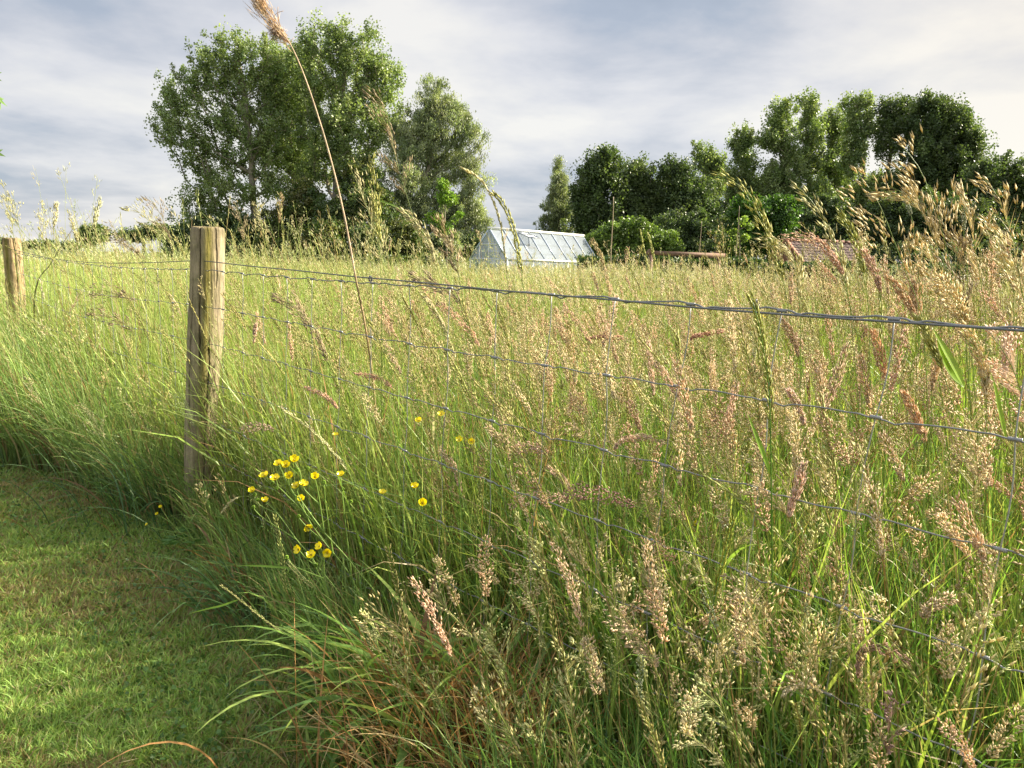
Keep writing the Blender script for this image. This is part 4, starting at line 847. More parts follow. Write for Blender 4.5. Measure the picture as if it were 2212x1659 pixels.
# tiled shed, wooden frame and cane
def shed():
    y = 30.; O = gbase(1775, y); O[2] = 0; zr = at(1800, 524, y)[2]; ez = zr-.95; L = 1.75; dd = 1.15
    root = thing('garden_shed', O, 'small shed with reddish brown tiled roof half hidden by tall grass', 'shed')
    G = Geo(); TL = (.085, .045, .04)
    rot = math.radians(20); r = np.array([math.cos(rot), math.sin(rot), 0]); p = np.array([math.sin(rot), -math.cos(rot), 0])
    def Q(a, b, z): return O+r*a+p*b+np.array([0, 0, z])
    for s in (-1, 1):
        for i in range(9):          # tile courses, each one lapped over the one below
            f0, f1 = i/9, (i+1)/9+.02
            for k in range(16):
                a0 = -L+2*L*k/16; a1 = a0+2*L/16*.93; c = np.array(TL)*(.65+.7*RNG.random())
                b0, b1 = dd*(1-f0)*1.05, dd*(1-min(f1, 1))*1.05; z0, z1 = ez+(zr-ez)*f0+.05, ez+(zr-ez)*min(f1, 1)+.02
                V = [Q(a0, s*b0, z0), Q((a0+a1)/2, s*b0, z0+.035), Q(a1, s*b0, z0), Q(a0, s*b1, z1), Q((a0+a1)/2, s*b1, z1+.035), Q(a1, s*b1, z1)]
                G.add(V, [(0, 1, 4), (0, 4, 3), (1, 2, 5), (1, 5, 4)], c)
    V = [Q(-L, -dd, ez), Q(L, -dd, ez), Q(L, 0, zr-.03), Q(-L, 0, zr-.03), Q(-L, dd, ez), Q(L, dd, ez)]
    G.add(V, [(0, 1, 2), (0, 2, 3), (4, 5, 2), (4, 2, 3)], (.1, .05, .04))
    rf = build(G, 'roof', M_WOOD, root, O)
    G = Geo()
    for k in range(12): a = -L+2*L*k/12; beam(G, Q(a, 0, zr+.05), Q(a+2*L/12*.96, 0, zr+.055), .2, .09, np.array([.22, .11, .08])*(.8+.4*RNG.random()))
    build(G, 'ridge_tiles', M_WOOD, rf, O)
    G = Geo(); box(G, O+[0, 0, ez/2], (2*L-.15, 2*dd-.2, ez), (.16, .09, .055), np.stack([r, p, [0, 0, 1]], 1))
    for a in (-L+.04, L-.04): G.add([Q(a, -dd+.06, ez), Q(a, dd-.06, ez), Q(a, 0, zr-.06)], [(0, 1, 2)], (.20, .09, .055))
    build(G, 'wall', M_WOOD, root, O)
    G = Geo()
    for s in (-1, 1): beam(G, Q(-L-.02, s*(dd+.05), ez+.03), Q(-L-.02, 0, zr+.03), .03, .12, (.42, .20, .12), r)
    build(G, 'barge_board', M_WOOD, rf, O)
shed()
def wood_frame():
    y = 21.5; a = at(1407, 546, y); b = at(1553, 551, y+.6); z = a[2]; O = np.array([a[0], a[1], 0]); W = (.22, .13, .09)
    root = thing('wooden_frame', O, 'reddish wooden beam on posts standing in front of the hedge', 'frame'); back = np.array([.15, 1.2, 0])
    for q in (a, b, a+back, b+back):
        G = Geo(); beam(G, [q[0], q[1], 0], [q[0], q[1], z-.055], .10, .10, np.array(W)*(.9+.3*RNG.random()), (0, 1, 0)); build(G, 'post', M_WOOD, root, O)
    for o_ in (0*back, back):
        G = Geo(); beam(G, [a[0]-.1+o_[0], a[1]+o_[1], z], [b[0]+.15+o_[0], b[1]+o_[1], z], .11, .11, W); build(G, 'beam', M_WOOD, root, O)
    for f in (0, 1):
        q = a*(1-f)+b*f; G = Geo(); beam(G, [q[0], q[1]-.1, z+.085], [q[0]+back[0], q[1]+back[1]+.1, z+.085], .08, .055, W); build(G, 'crosspiece', M_WOOD, root, O)
wood_frame()
def cane(u, v0, y, label, r=.022):
    t = at(u, v0, y); O = np.array([t[0]+.04, y, 0]); G = Geo(); zz = np.linspace(0, t[2], 26)
    P = np.stack([np.interp(zz, [0, t[2]], [O[0], t[0]])+.01*np.sin(zz*3), np.full(26, y), zz], 1)
    tube(G, P, r*(1-.55*zz/t[2])*(1+.18*(np.arange(26) % 5 == 0)), np.array([.34, .26, .17])*(.9+.2*RNG.random((26, 1))), 7)
    o = build(G, 'garden_cane', M_STRAW, None, O); tag(o, label, 'cane', 'canes standing in the garden')
cane(1325, 425, 22, 'tallest bare cane standing right of the greenhouse', .021)
cane(1515, 478, 24, 'short thin cane above the wooden frame', .016)
cane(1597, 445, 24, 'thin cane beside the yellow-green sapling', .016)

# ------------------------------------------------------------------ single tall grasses that stand out
STEMG = (.20, .27, .07)
def hero(kind, px, y, label, cat='grass stalk', cols=None, stem=STEMG, r=.0016, hs=1., m=1.5, sz=1.1, leaves=(), yb=None, hl=None, name=None, group='tall grasses standing out of the meadow'):
    """px: the stalk from tip to lowest visible point"""
    P = [at(u, v, y) for u, v in px]; last = P[-1]; d = P[-1]-P[-2]
    if last[2] > .12:
        k = last[2]/max(-d[2], .02); k = min(k, 6); P.append(np.array([last[0]+d[0]*k*.35, y+(0 if yb is None else yb-y)*.6, last[2]*.45])); P.append(np.array([last[0]+d[0]*k*.45, y if yb is None else yb, 0.]))
    P = np.array(P)[::-1]; P[0, 2] = 0; S = spline(P, 48); O = S[0].copy()
    nm = name or {'oat': 'oat_grass', 'oatnarrow': 'oat_grass', 'couch': 'couch_grass', 'plume': 'plume_grass', 'fog': 'fog_grass', 'fogopen': 'fog_grass', 'cock': 'cocksfoot_grass', 'poa': 'meadow_grass_stalk', 'timothy': 'timothy_grass'}[kind]
    root = thing(nm, O, label, cat, group)
    G = Geo(); rr = r*np.linspace(1.15, .35, 48); cc = np.array(stem)[None]*np.linspace(.9, 1.15, 48)[:, None]
    tube(G, S, rr, cc, 6); build(G, 'stem', M_GRASS, root, O, True)
    for q in (.35, .62):   # nodes
        pass
    G = Geo()
    if hl is not None:
        Lt = np.linalg.norm(np.diff(S, axis=0), axis=1).sum(); hs_ = hl/KINDS[kind]['hl']
    else: hs_ = hs
    big = 1.25 if kind in ('oat', 'oatnarrow') else 1.0
    head(G, S[None], kind, m*(1.15 if kind == 'plume' else 1.3)*(.62 if m > 2 else 1), sz*big*.92, hs_, True, cols, m < 2.2, 1.25 if kind in ('oat', 'oatnarrow', 'plume') else 1.); build(G, 'seed_head', M_SEED, root, O)
    for lf in leaves:
        blade(root, [at(u, v, y) for u, v in lf[0]], lf[1], lf[2] if len(lf) > 2 else (.20, .34, .05), O)
    return root
def blade(parent, P, w, col, O, name='leaf', twist=0.4, label=None):
    S = spline(P, 22); T = nrm(np.gradient(S, axis=0)); ref = np.array([.25, -1, .15+twist]); A = nrm(np.cross(T, ref)); Nn = np.cross(A, T)
    s = np.linspace(0, 1, 22); W = w*np.minimum(1, .35+s*4)*np.clip((1-s)*2.2, 0, 1)**.75/2
    V = np.stack([S-A*W[:, None]+Nn*W[:, None]*.25, S, S+A*W[:, None]+Nn*W[:, None]*.25], 1).reshape(-1, 3)
    i = np.arange(21)[:, None]*3; F = np.concatenate([np.stack([i+a, i+a+1, i+a+4], -1).reshape(-1, 3) for a in (0, 1)]+[np.stack([i+a, i+a+4, i+a+3], -1).reshape(-1, 3) for a in (0, 1)])
    C = np.array(col)[None]*(1-.0*s[:, None]); C = C*(1-.35*np.clip((s-.88)/.12, 0, 1)[:, None])+np.array([.42, .26, .08])*.45*np.clip((s-.88)/.12, 0, 1)[:, None]
    C = np.repeat(C, 3, 0); C[1::3] *= 1.15
    G = Geo(); G.add(V, F, C); o = build(G, name, M_GRASS, parent, O, True)
    if label: o['label'] = label
    return o
GOLD = [(.78, .66, .38), (.72, .60, .33), (.66, .55, .30)]; RED = [(.74, .47, .34), (.76, .52, .38)]; BRN = [(.70, .45, .26), (.74, .51, .30)]
PINK = [(.74, .57, .43), (.72, .53, .41)]; YG = [(.46, .46, .14), (.42, .44, .12)]; DK = [(.42, .34, .20), (.48, .39, .24)]; PALE = [(.64, .60, .33), (.60, .58, .30)]
H = hero
# centre-left, in front of the trees
H('oat', [(812, 190), (838, 250), (852, 330), (872, 400), (893, 470), (920, 570), (948, 680), (975, 800)], 2.3, 'tall oat grass right of the reed reaching up to the poplars', cols=DK+PALE, hl=.30, m=1.7, leaves=[([(893, 474), (870, 455), (840, 440), (795, 428)], .006, (.19, .30, .06))])
H('oatnarrow', [(802, 342), (808, 400), (816, 470), (820, 540), (824, 640), (824, 780)], 2.3, 'upright yellow-green spike just right of the reed', cols=YG, hl=.24, m=1.5)
H('oat', [(755, 360), (782, 420), (806, 490), (832, 590), (862, 690), (890, 800)], 2.35, 'loose oat panicle leaning left beside the upright yellow-green spike', cols=DK+PALE, hl=.26)
H('oatnarrow', [(862, 452), (896, 475), (925, 525), (948, 590), (975, 690), (1000, 820)], 2.2, 'drooping beige spike below the willow, bent to the left', cols=PALE, hl=.19)
H('oat', [(950, 480), (975, 540), (992, 600), (1003, 690), (1010, 800)], 2.25, 'dark bushy panicle left of the greenhouse, crossing the top wire', cols=DK, hl=.18, m=2.)
H('oat', [(905, 590), (940, 620), (985, 640), (1010, 720), (1022, 840)], 2.1, 'low dark panicle tangled on the top wire', cols=DK, hl=.14, m=1.6)
H('couch', [(1000, 364), (1035, 385), (1062, 425), (1080, 480), (1090, 545), (1097, 620), (1103, 720), (1108, 850)], 1.95, 'left one of the two arched couch spikes in front of the greenhouse', cols=PALE+YG, hl=.27, m=1.6, sz=1.15)
H('couch', [(1066, 418), (1088, 442), (1106, 485), (1117, 530), (1126, 590), (1135, 660), (1140, 760), (1146, 880)], 1.95, 'right, browner one of the two arched couch spikes in front of the greenhouse', cols=[(.46, .36, .14)]+YG, hl=.26, m=1.6, sz=1.15)
H('plume', [(942, 655), (975, 675), (1008, 708), (1030, 740), (1040, 830), (1045, 920)], 2.1, 'red drooping plume between the first and second wire left of centre', cols=RED, hl=.16, m=1.)
H('couch', [(795, 690), (840, 780), (880, 850), (905, 960)], 2.1, 'slanting green spike below the second wire at the dry reed base', cols=YG, hl=.2)
H('couch', [(912, 640), (950, 690), (985, 780), (1000, 860)], 2.15, 'thin pale spike curved left just under the top wire', cols=PALE, hl=.2)
H('oatnarrow', [(640, 665), (668, 700), (700, 760), (730, 830), (755, 930)], 2.5, 'dark-seeded stalk leaning left midway between post and reed', cols=DK, hl=.2)
H('oat', [(603, 635), (640, 670), (665, 720), (690, 790)], 2.6, 'greyish panicle just right of the main post', cols=DK+PALE, hl=.16)
H('plume', [(553, 700), (548, 745), (548, 830)], 2.9, 'small beige tuft close to the right side of the main post', cols=PINK, hl=.10)
# right, against the wood
H('oatnarrow', [(1546, 372), (1590, 395), (1625, 440), (1652, 490), (1672, 545), (1690, 600), (1703, 670), (1715, 790)], 1.9, 'leftmost long arching oat spike in front of the wood', cols=PALE+YG, hl=.27, m=1.7)
H('oatnarrow', [(1712, 395), (1752, 432), (1785, 485), (1808, 540), (1824, 600), (1838, 680), (1848, 800), (1856, 920)], 1.8, 'long arching green oat spike above the tiled shed', cols=YG+PALE, hl=.26, m=1.7)
H('oat', [(1655, 510), (1690, 525), (1715, 560), (1725, 640), (1730, 760)], 1.9, 'fan of pale drooping panicle left of the shed roof', cols=PALE, hl=.16, m=1.5)
H('plume', [(1690, 512), (1735, 512), (1775, 528), (1805, 565), (1822, 600), (1840, 680), (1858, 800)], 1.75, 'reddish plume arching left across the shed roof', cols=RED, hl=.17, m=1.5)
H('oatnarrow', [(1812, 460), (1838, 500), (1856, 545), (1866, 600), (1878, 720)], 1.9, 'thin green spike just right of the shed roof', cols=YG, hl=.18)
H('oat', [(1845, 370), (1885, 415), (1912, 470), (1935, 530), (1958, 590), (1985, 660), (2010, 760), (2040, 900)], 1.6, 'broad golden panicle second from left against the wood', cols=GOLD, hl=.30, m=3., sz=1.15)
H('oat', [(1942, 310), (1978, 350), (2005, 405), (2025, 460), (2045, 540), (2070, 640), (2100, 780)], 1.6, 'tallest golden panicle on the right, reaching above the wood', cols=GOLD, hl=.27, m=2.6, sz=1.15)
H('oat', [(1918, 400), (1955, 420), (1985, 450), (2015, 510), (2050, 600), (2085, 720)], 1.55, 'golden-green panicle between the two biggest golden ones', cols=GOLD+PALE, hl=.22, m=1.5)
H('oat', [(2120, 380), (2150, 415), (2172, 470), (2190, 530), (2205, 620), (2215, 740)], 1.6, 'golden panicle nearest the right edge against the trees', cols=GOLD, hl=.22, m=1.4)
H('oat', [(2030, 470), (2052, 510), (2070, 560), (2085, 640), (2095, 740)], 1.7, 'pale panicle under the tallest golden one', cols=PALE+DK, hl=.2, m=1.6)
H('oat', [(2075, 420), (2092, 470), (2105, 530), (2120, 620), (2130, 740)], 1.8, 'greenish panicle left of the edge panicle', cols=PALE+GOLD, hl=.2, m=1.6)
H('oat', [(2150, 500), (2168, 540), (2180, 590), (2190, 680)], 1.7, 'pale panicle low by the right edge of the photo', cols=PALE, hl=.18, m=1.7)
H('oat', [(1990, 520), (2010, 560), (2030, 620), (2050, 720)], 1.9, 'thin panicle in front of the hedge right of the golden ones', cols=DK+GOLD, hl=.18, m=1.7)
H('timothy', [(1954, 432), (1964, 452), (1972, 485), (1985, 600), (1996, 720)], 1.9, 'small pale timothy head tilted left above the golden panicles', cols=[(.34, .38, .26)], hl=.05)
H('timothy', [(2087, 440), (2083, 470), (2082, 510), (2090, 640)], 1.9, 'straight pale timothy head near the right edge', cols=[(.36, .38, .24)], hl=.06)
H('plume', [(1863, 540), (1882, 568), (1896, 605), (1902, 640), (1908, 740), (1912, 860)], 1.7, 'upright reddish plume above the top wire right of the shed', cols=RED, hl=.13, m=1.3)
H('plume', [(1918, 600), (1942, 625), (1962, 655), (1978, 682), (2000, 780)], 1.6, 'short brown plume touching the top wire', cols=BRN, hl=.11, m=1.3)
H('plume', [(1972, 612), (1974, 645), (1975, 682), (1980, 800)], 1.65, 'straight tan plume behind the last visible stay wire', cols=[(.56, .40, .22)], hl=.1, m=1.2)
H('fog', [(2030, 600), (2055, 640), (2080, 690), (2110, 770), (2130, 860)], 1.35, 'fat golden head leaning left over the top wire at the right', cols=GOLD, hl=.13, m=2.2, sz=1.4)
H('plume', [(1885, 715), (1902, 760), (1910, 810), (1915, 900)], 1.6, 'dark brown plume hanging under the top wire', cols=BRN, hl=.12, m=1.3)
H('plume', [(2075, 700), (2105, 745), (2125, 800), (2130, 870), (2135, 980)], 1.25, 'thick straw plume right of the bright leaf', cols=GOLD, hl=.14, m=1.5, sz=1.2)
H('fogopen', [(2140, 720), (2180, 780), (2205, 850), (2215, 950)], 1.25, 'large pinkish open head at the right edge below the top wire', cols=PINK, hl=.18, m=2., sz=1.3)
H('oatnarrow', [(1985, 690), (2010, 740), (2035, 800), (2060, 880), (2085, 980)], 1.35, 'green stem with two bright leaf blades under the top wire', cols=YG, hl=.10, leaves=[([(2080, 830), (2060, 790), (2035, 745), (2012, 705)], .016, (.28, .42, .05)), ([(2082, 835), (2060, 815), (2040, 780), (2022, 730)], .013, (.24, .38, .05)), ([(2172, 945), (2160, 890), (2150, 840), (2138, 800)], .011, (.26, .40, .05))])
H('couch', [(1622, 640), (1637, 690), (1652, 770), (1661, 840), (1664, 900), (1666, 1050), (1668, 1250), (1666, 1440), (1665, 1560)], 1.18, 'long green couch stalk crossing all wires right of centre, nearest the camera', cols=[(.40, .42, .10)], hl=.20, m=1.25, sz=1.0, r=.0019, stem=(.12, .24, .04), leaves=[([(1664, 1025), (1650, 985), (1633, 940), (1614, 892)], .0085, (.24, .40, .05)), ([(1666, 1560), (1652, 1500), (1650, 1420), (1637, 1320)], .012, (.17, .34, .05))])
H('couch', [(1582, 1125), (1570, 1180), (1555, 1240), (1540, 1310), (1520, 1420), (1508, 1600)], 1.15, 'dark yellow-green couch spike in the lower right centre', cols=[(.28, .32, .04), (.32, .34, .05)], hl=.13, m=1.1, sz=.9, stem=(.10, .22, .06))
H('plume', [(1828, 752), (1812, 800), (1795, 850), (1772, 905), (1755, 990)], 1.4, 'pale tan plume leaning right under the second wire', cols=[(.58, .43, .29)], hl=.14, m=1.3)
H('plume', [(1735, 1005), (1722, 1060), (1705, 1110), (1690, 1200)], 1.25, 'narrow pinkish plume pointing up right below the third wire', cols=PINK, hl=.11, m=1.2)
H('plume', [(1952, 848), (1972, 885), (1988, 930), (1998, 1000)], 1.2, 'short chestnut plume beside a wire knot at the right', cols=BRN, hl=.09, m=1.4)
H('plume', [(1705, 845), (1728, 885), (1738, 930), (1745, 1020)], 1.5, 'pinkish plume hanging below the second wire knot', cols=PINK, hl=.1, m=1.3)
H('fog', [(1100, 1095), (1135, 1080), (1180, 1073), (1235, 1085), (1290, 1130)], 1.75, 'low pink head lying left in the centre of the foreground', cols=PINK, hl=.13, m=1.3)
H('fog', [(1108, 970), (1150, 965), (1190, 985), (1215, 1030), (1230, 1100)], 1.8, 'arched tan head just above the low pink one', cols=PINK, hl=.11, m=1.2)
H('fog', [(1215, 1068), (1270, 1060), (1330, 1078), (1400, 1105), (1450, 1135), (1500, 1200)], 1.5, 'rose head crossing the fourth wire at its left end', cols=[(.52, .31, .26), (.56, .36, .28)], hl=.14, m=1.4)
H('fog', [(520, 930), (560, 922), (600, 932), (640, 950), (680, 1020)], 2.4, 'grey-brown head bent left just right of the post', cols=PINK, hl=.13, m=1.1)
H('couch', [(605, 880), (650, 910), (700, 955), (745, 1010), (790, 1080), (840, 1180)], 1.9, 'straw-coloured couch stalk slanting down over the buttercups', cols=PALE, hl=.24, m=1.)
H('couch', [(480, 1105), (500, 1082), (525, 1072), (548, 1078), (575, 1110), (620, 1200), (700, 1350)], 1.75, 'small cream spike hooked left beside the lowest-left buttercup', cols=PALE, hl=.07, m=.5, sz=.8)
H('couch', [(478, 1265), (530, 1305), (580, 1345), (640, 1385), (720, 1440), (800, 1510), (900, 1640)], 1.45, 'thin stalk slanting over the lawn edge at the lower left', cols=[(.44, .40, .17)], hl=.14, m=.9, sz=.6, leaves=[([(516, 1295), (480, 1308), (450, 1315), (410, 1325)], .004)])
H('couch', [(622, 1215), (660, 1255), (720, 1300), (800, 1365), (890, 1450), (980, 1560)], 1.5, 'thin stalk parallel to the one over the lawn edge, higher up', cols=[(.42, .42, .17)], hl=.10, m=.8, sz=.6, leaves=[([(635, 1228), (590, 1224), (550, 1222), (510, 1222)], .004)])
H('cock', [(55, 815), (90, 870), (130, 915), (190, 975), (250, 1040), (320, 1130)], 3.2, 'beige cocksfoot leaning out over the lawn at the left', cols=PALE, hl=.14)
H('poa', [(185, 870), (215, 930), (250, 980), (300, 1040), (360, 1110)], 3.0, 'pale open panicle hanging over the lawn left of the post', cols=PALE, hl=.20, m=1.8)
H('poa', [(395, 850), (425, 930), (430, 1000), (440, 1090)], 2.9, 'small greenish panicle in front of the post foot', cols=[(.36, .42, .22)], hl=.16)
# tall ones at the left edge and on the skyline
for i, (px, y, lab, cl, kd) in enumerate([
  ([(5, 395), (18, 440), (28, 500), (38, 580), (50, 700)], 4.4, 'tallest pale oat grass at the left edge', PALE, 'oat'),
  ([(28, 420), (38, 470), (48, 540), (60, 650)], 4.6, 'second pale oat grass from the left edge', PALE, 'oat'),
  ([(98, 440), (94, 480), (92, 540), (90, 640)], 5.0, 'thin upright panicle right of the far post', PALE, 'oat'),
  ([(122, 440), (117, 490), (112, 560), (108, 660)], 5.0, 'faint stalk against the sky beside the thin panicle', PALE, 'oatnarrow'),
  ([(148, 455), (162, 500), (175, 560), (190, 660)], 4.8, 'pale stalk leaning left before the distant round tree', PALE, 'oatnarrow'),
  ([(216, 430), (206, 470), (204, 520), (200, 600), (198, 700)], 4.2, 'bright straight stalk crossing the distant round tree', [(.56, .56, .30)], 'oatnarrow'),
  ([(280, 445), (315, 470), (345, 510), (365, 560), (385, 640)], 3.6, 'left of the bent oat grasses left of the main post', PALE+DK, 'oat'),
  ([(322, 425), (345, 460), (368, 510), (388, 570), (400, 640)], 3.5, 'right of the bent oat grasses left of the main post', PALE+DK, 'oat'),
  ([(230, 495), (275, 520), (305, 560), (330, 620)], 3.8, 'dark drooping oat head on the skyline', DK, 'oat'),
  ([(200, 620), (250, 635), (300, 660), (345, 720), (370, 800)], 3.3, 'purplish panicle arching left under the wires beside the post', DK, 'oat'),
  ([(200, 680), (250, 690), (290, 720), (310, 790)], 3.4, 'lower purplish panicle arching left beside the post', DK, 'oat'),
  ([(508, 440), (520, 470), (530, 520), (540, 600)], 4.6, 'brownish panicle just right of the post top', DK, 'oat'),
  ([(607, 420), (604, 460), (600, 530), (598, 620)], 5.2, 'upright rust-coloured panicle before the poplar trunk', [(.40, .30, .16)], 'oatnarrow'),
  ([(555, 440), (565, 480), (580, 540), (590, 620)], 5.0, 'bushy pale panicle right of the post top', PALE, 'oat'),
  ([(650, 470), (648, 500), (648, 560), (645, 640)], 5.4, 'slim stalk right of the rust-coloured panicle', PALE, 'timothy'),
  ([(1280, 520), (1300, 560), (1312, 620), (1320, 700)], 4.2, 'pale stalk at the right end of the greenhouse', GOLD, 'oatnarrow'),
  ([(1384, 500), (1392, 540), (1402, 600), (1408, 700)], 3.8, 'left of the pair of yellow-green spikes before the shrub', YG, 'couch'),
  ([(1400, 505), (1410, 545), (1418, 600), (1424, 700)], 3.8, 'right of the pair of yellow-green spikes before the shrub', YG, 'couch'),
  ([(1330, 640), (1320, 690), (1305, 740), (1300, 820)], 2.6, 'pale brown plume under the top wire in the centre', PINK, 'plume')]):
    H(kd, px, y, lab, cols=cl, m=1.5, sz=1.2, hl=.24 if kd == 'oat' else .2)

# dark bent blade on the skyline
o = thing('grass_leaf', gbase(60, 5.4), 'single dark brown-tipped blade slanting across the sky left of the round tree', 'grass leaf')
Ob = np.array(o.location); blade(o, [Ob, at(75, 640, 5.4), at(110, 570, 5.4), at(140, 520, 5.4), at(172, 472, 5.4)], .011, (.10, .10, .05), Ob, 'leaf')

# ------------------------------------------------------------------ dry reed
def reed():
    y = 2.15; pts = [(600, 60), (625, 92), (652, 150), (682, 235), (712, 335), (738, 440), (756, 530), (770, 610), (786, 690), (799, 770), (808, 850), (815, 930)]
    P = [at(u, v, float(np.interp(v, [0, 620, 930], [2.12, 2.12, 2.75]))) for u, v in pts]; P += [np.array([P[-1][0]+.02, 2.85, .25]), np.array([P[-1][0]+.02, 2.95, 0.])]
    P = np.array(P)[::-1]; S = spline(P, 90); O = S[0].copy()
    root = thing('dry_reed', O, 'tall dry straw-coloured reed leaning left with a feathery plume, rising past the poplars', 'reed')
    s = np.linspace(0, 1, 90); rr = .0052*(1-.72*s); nodes_ = [.22, .36, .5, .63, .75, .86]
    cc = np.tile([.56, .40, .25], (90, 1))*(.85+.3*np.random.default_rng(2).random((90, 1)))
    for q in nodes_: k = np.exp(-((s-q)/.006)**2); rr = rr*(1+.22*k); cc = cc*(1-.35*k)[:, None]
    G = Geo(); tube(G, S, rr, cc, 10); build(G, 'stem', M_STRAW, root, O, True)
    # plume: feathery tufts, the largest out of the top of the frame
    G = Geo(); A = at(628, 100, y); B = at(556, -30, y); n = 620; f = RNG.random(n)**.8
    ax = A[None]*(1-f[:, None])+B[None]*f[:, None]; ax[:, 0] -= .018*np.sin(f*np.pi); sc_ = .005+.015*np.sin(np.pi*np.clip(f*1.05, 0, 1))
    gap = (np.abs(f-.42) < .06); k = ~gap | (RNG.random(n) < .3)
    pos = ax+RNG.normal(size=(n, 3))*sc_[:, None]*[.5, .5, .4]; D = np.tile(nrm(B-A), (n, 1))+np.array([-.55, 0, .1])*RNG.random((n, 1))+RNG.normal(size=(n, 3))*.22
    c = np.array([[.72, .54, .32], [.62, .43, .25], [.80, .66, .46]])[RNG.integers(0, 3, n)]
    spindles(G, pos[k], D[k], .022+.028*RNG.random(k.sum()), .0017, c[k], True)
    n = 260; a = at(598, 72, y); pos = a[None]+nrm(RNG.normal(size=(n, 3)))*(.020*RNG.random((n, 1))**.5); D = RNG.normal(size=(n, 3))+[-.5, 0, 0]
    spindles(G, pos, D, .018, .0014, np.tile([.62, .50, .42], (n, 1)), True)
    # fine branches inside the plume
    for q in range(16):
        f0 = q/16; a = A*(1-f0)+B*f0; b = a+(B-A)*.25+RNG.normal(size=3)*.018; tube(G, spline([a, (a+b)/2+[-.004, 0, .002], b], 6), .0007, (.5, .34, .18), 4)
    build(G, 'plume', M_SEED, root, O)
    blade(root, [at(630, 112, y), at(618, 97, y), at(606, 91, y), at(590, 94, y)], .004, (.58, .42, .24), O, 'bract')
reed()

# ------------------------------------------------------------------ buttercups
def flower(parent, c, d, R, O, openness=.6):
    """five glossy rounded petals in a cup, with a boss of stamens"""
    d = np.array(d, float); d /= np.linalg.norm(d); a = np.cross(d, [.3, .2, 1.]); a /= np.linalg.norm(a); b = np.cross(d, a); G = Geo()
    for k in range(5):
        th = k*2*np.pi/5+RNG.normal()*.05; e = a*math.cos(th)+b*math.sin(th); t_ = np.cross(d, e); V = []; nu, nv = 6, 5
        for i in range(nu):
            f = i/(nu-1); w = R*.48*math.sin(min(1, f*.72+.10)*math.pi)**.75; h = R*(1.0*openness*f**1.6); q = c+e*(R*f*(1.08-.25*openness))+d*h
            for j in range(nv):
                g = (j/(nv-1)-.5)*2; V.append(q+t_*g*w*(1 if f < .9 else .85)+d*(.12*R*g*g*f)-e*(.10*R*g*g*(f > .9)))
        F = []
        for i in range(nu-1):
            for j in range(nv-1): q = i*nv+j; F += [(q, q+1, q+nv+1), (q, q+nv+1, q+nv)]
        G.add(V, F, np.array([.95, .82, .015])*(.92+.12*RNG.random()))
    fl = build(G, 'flower', M_PETAL, parent, O, True)
    G = Geo(); n = 46; D = nrm(RNG.normal(size=(n, 3))*.55+d); spindles(G, np.tile(c+d*R*.05, (n, 1)), D, R*.42, R*.08, np.tile([.80, .66, .06], (n, 1)))
    spindles(G, np.tile(c, (14, 1)), nrm(RNG.normal(size=(14, 3))*.5+d), R*.3, R*.16, np.tile([.30, .45, .05], (14, 1)))
    build(G, 'stamens', M_SEED, fl, O); return fl
def seedball(parent, c, R, O, col=(.26, .42, .05), nm='seed_ball'):
    G = Geo(); n = 60; D = nrm(RNG.normal(size=(n, 3))); spindles(G, c+D*R*.25, D, R*.95, R*.42, np.array(col)*(.85+.3*RNG.random((n, 1)))); build(G, nm, M_GRASS, parent, O)
def buttercup(base_px, y, flowers, balls, stems_, label, R=.0115, group='buttercup plants'):
    R *= .98
    """stems_: pixel polylines, each from the root up"""
    b = at(base_px[0], base_px[1], y); O = np.array([b[0], y, 0.])
    root = thing('buttercup', O, label, 'buttercup', group)
    G = Geo()
    for st in stems_:
        P = [at(u, v, y) for u, v in st]
        if st[0] == base_px or st[0][1] >= base_px[1]-5: P = [O]+P
        tube(G, spline(P, 26), .0014*np.linspace(1.3, .7, 26), np.array([.27, .40, .10]), 5)
    build(G, 'stem', M_GRASS, root, O, True)
    for (u, v, dx, dz) in flowers:
        c = at(u, v+3, y); flower(root, c, (dx, -.25-.6*RNG.random(), dz), R*(.88+.25*RNG.random()), O, .45+.4*RNG.random())
    for (u, v) in balls: seedball(root, at(u, v, y), .0052, O)
    G = Geo()
    for k in range(9):     # cut basal leaves
        th = RNG.random()*6.28; c = O+[math.cos(th)*.07, math.sin(th)*.06, .06+.05*RNG.random()]
        for q in range(5):
            e = np.array([math.cos(th+(q-2)*.5), math.sin(th+(q-2)*.5), .1*RNG.normal()]); spindles(G, c[None], e[None], .05, .016, np.array([[.09, .19, .045]]), False)
        tube(G, spline([O+[0, 0, .005], (O+c)/2+[0, 0, .03], c], 6), .0008, (.15, .25, .06), 4)
    build(G, 'leaves', M_GRASS, root, O); return root
buttercup((830, 1330), 1.78, [(602, 1000, -.2, .9), (618, 1003, .1, .9), (635, 992, .3, .8), (572, 1026, -.3, .9), (594, 1031, 0, .9), (625, 1026, .1, .8), (640, 1048, -.2, .8), (655, 1044, .3, .9), (680, 1028, .3, .9)],
  [(642, 1015), (588, 1043), (597, 1055)],
  [[(830, 1330), (770, 1230), (700, 1150), (660, 1110), (600, 1050), (572, 1028)], [(700, 1150), (650, 1080), (640, 1050)], [(660, 1110), (625, 1050), (610, 1020), (602, 1003)], [(650, 1080), (628, 1060), (622, 1028)], [(640, 1065), (650, 1030), (635, 995)], [(700, 1150), (690, 1080), (680, 1030)], [(600, 1050), (596, 1034)], [(690, 1090), (660, 1060), (655, 1048)]],
  'buttercup plant bearing the dense bunch of flowers right of the post foot')
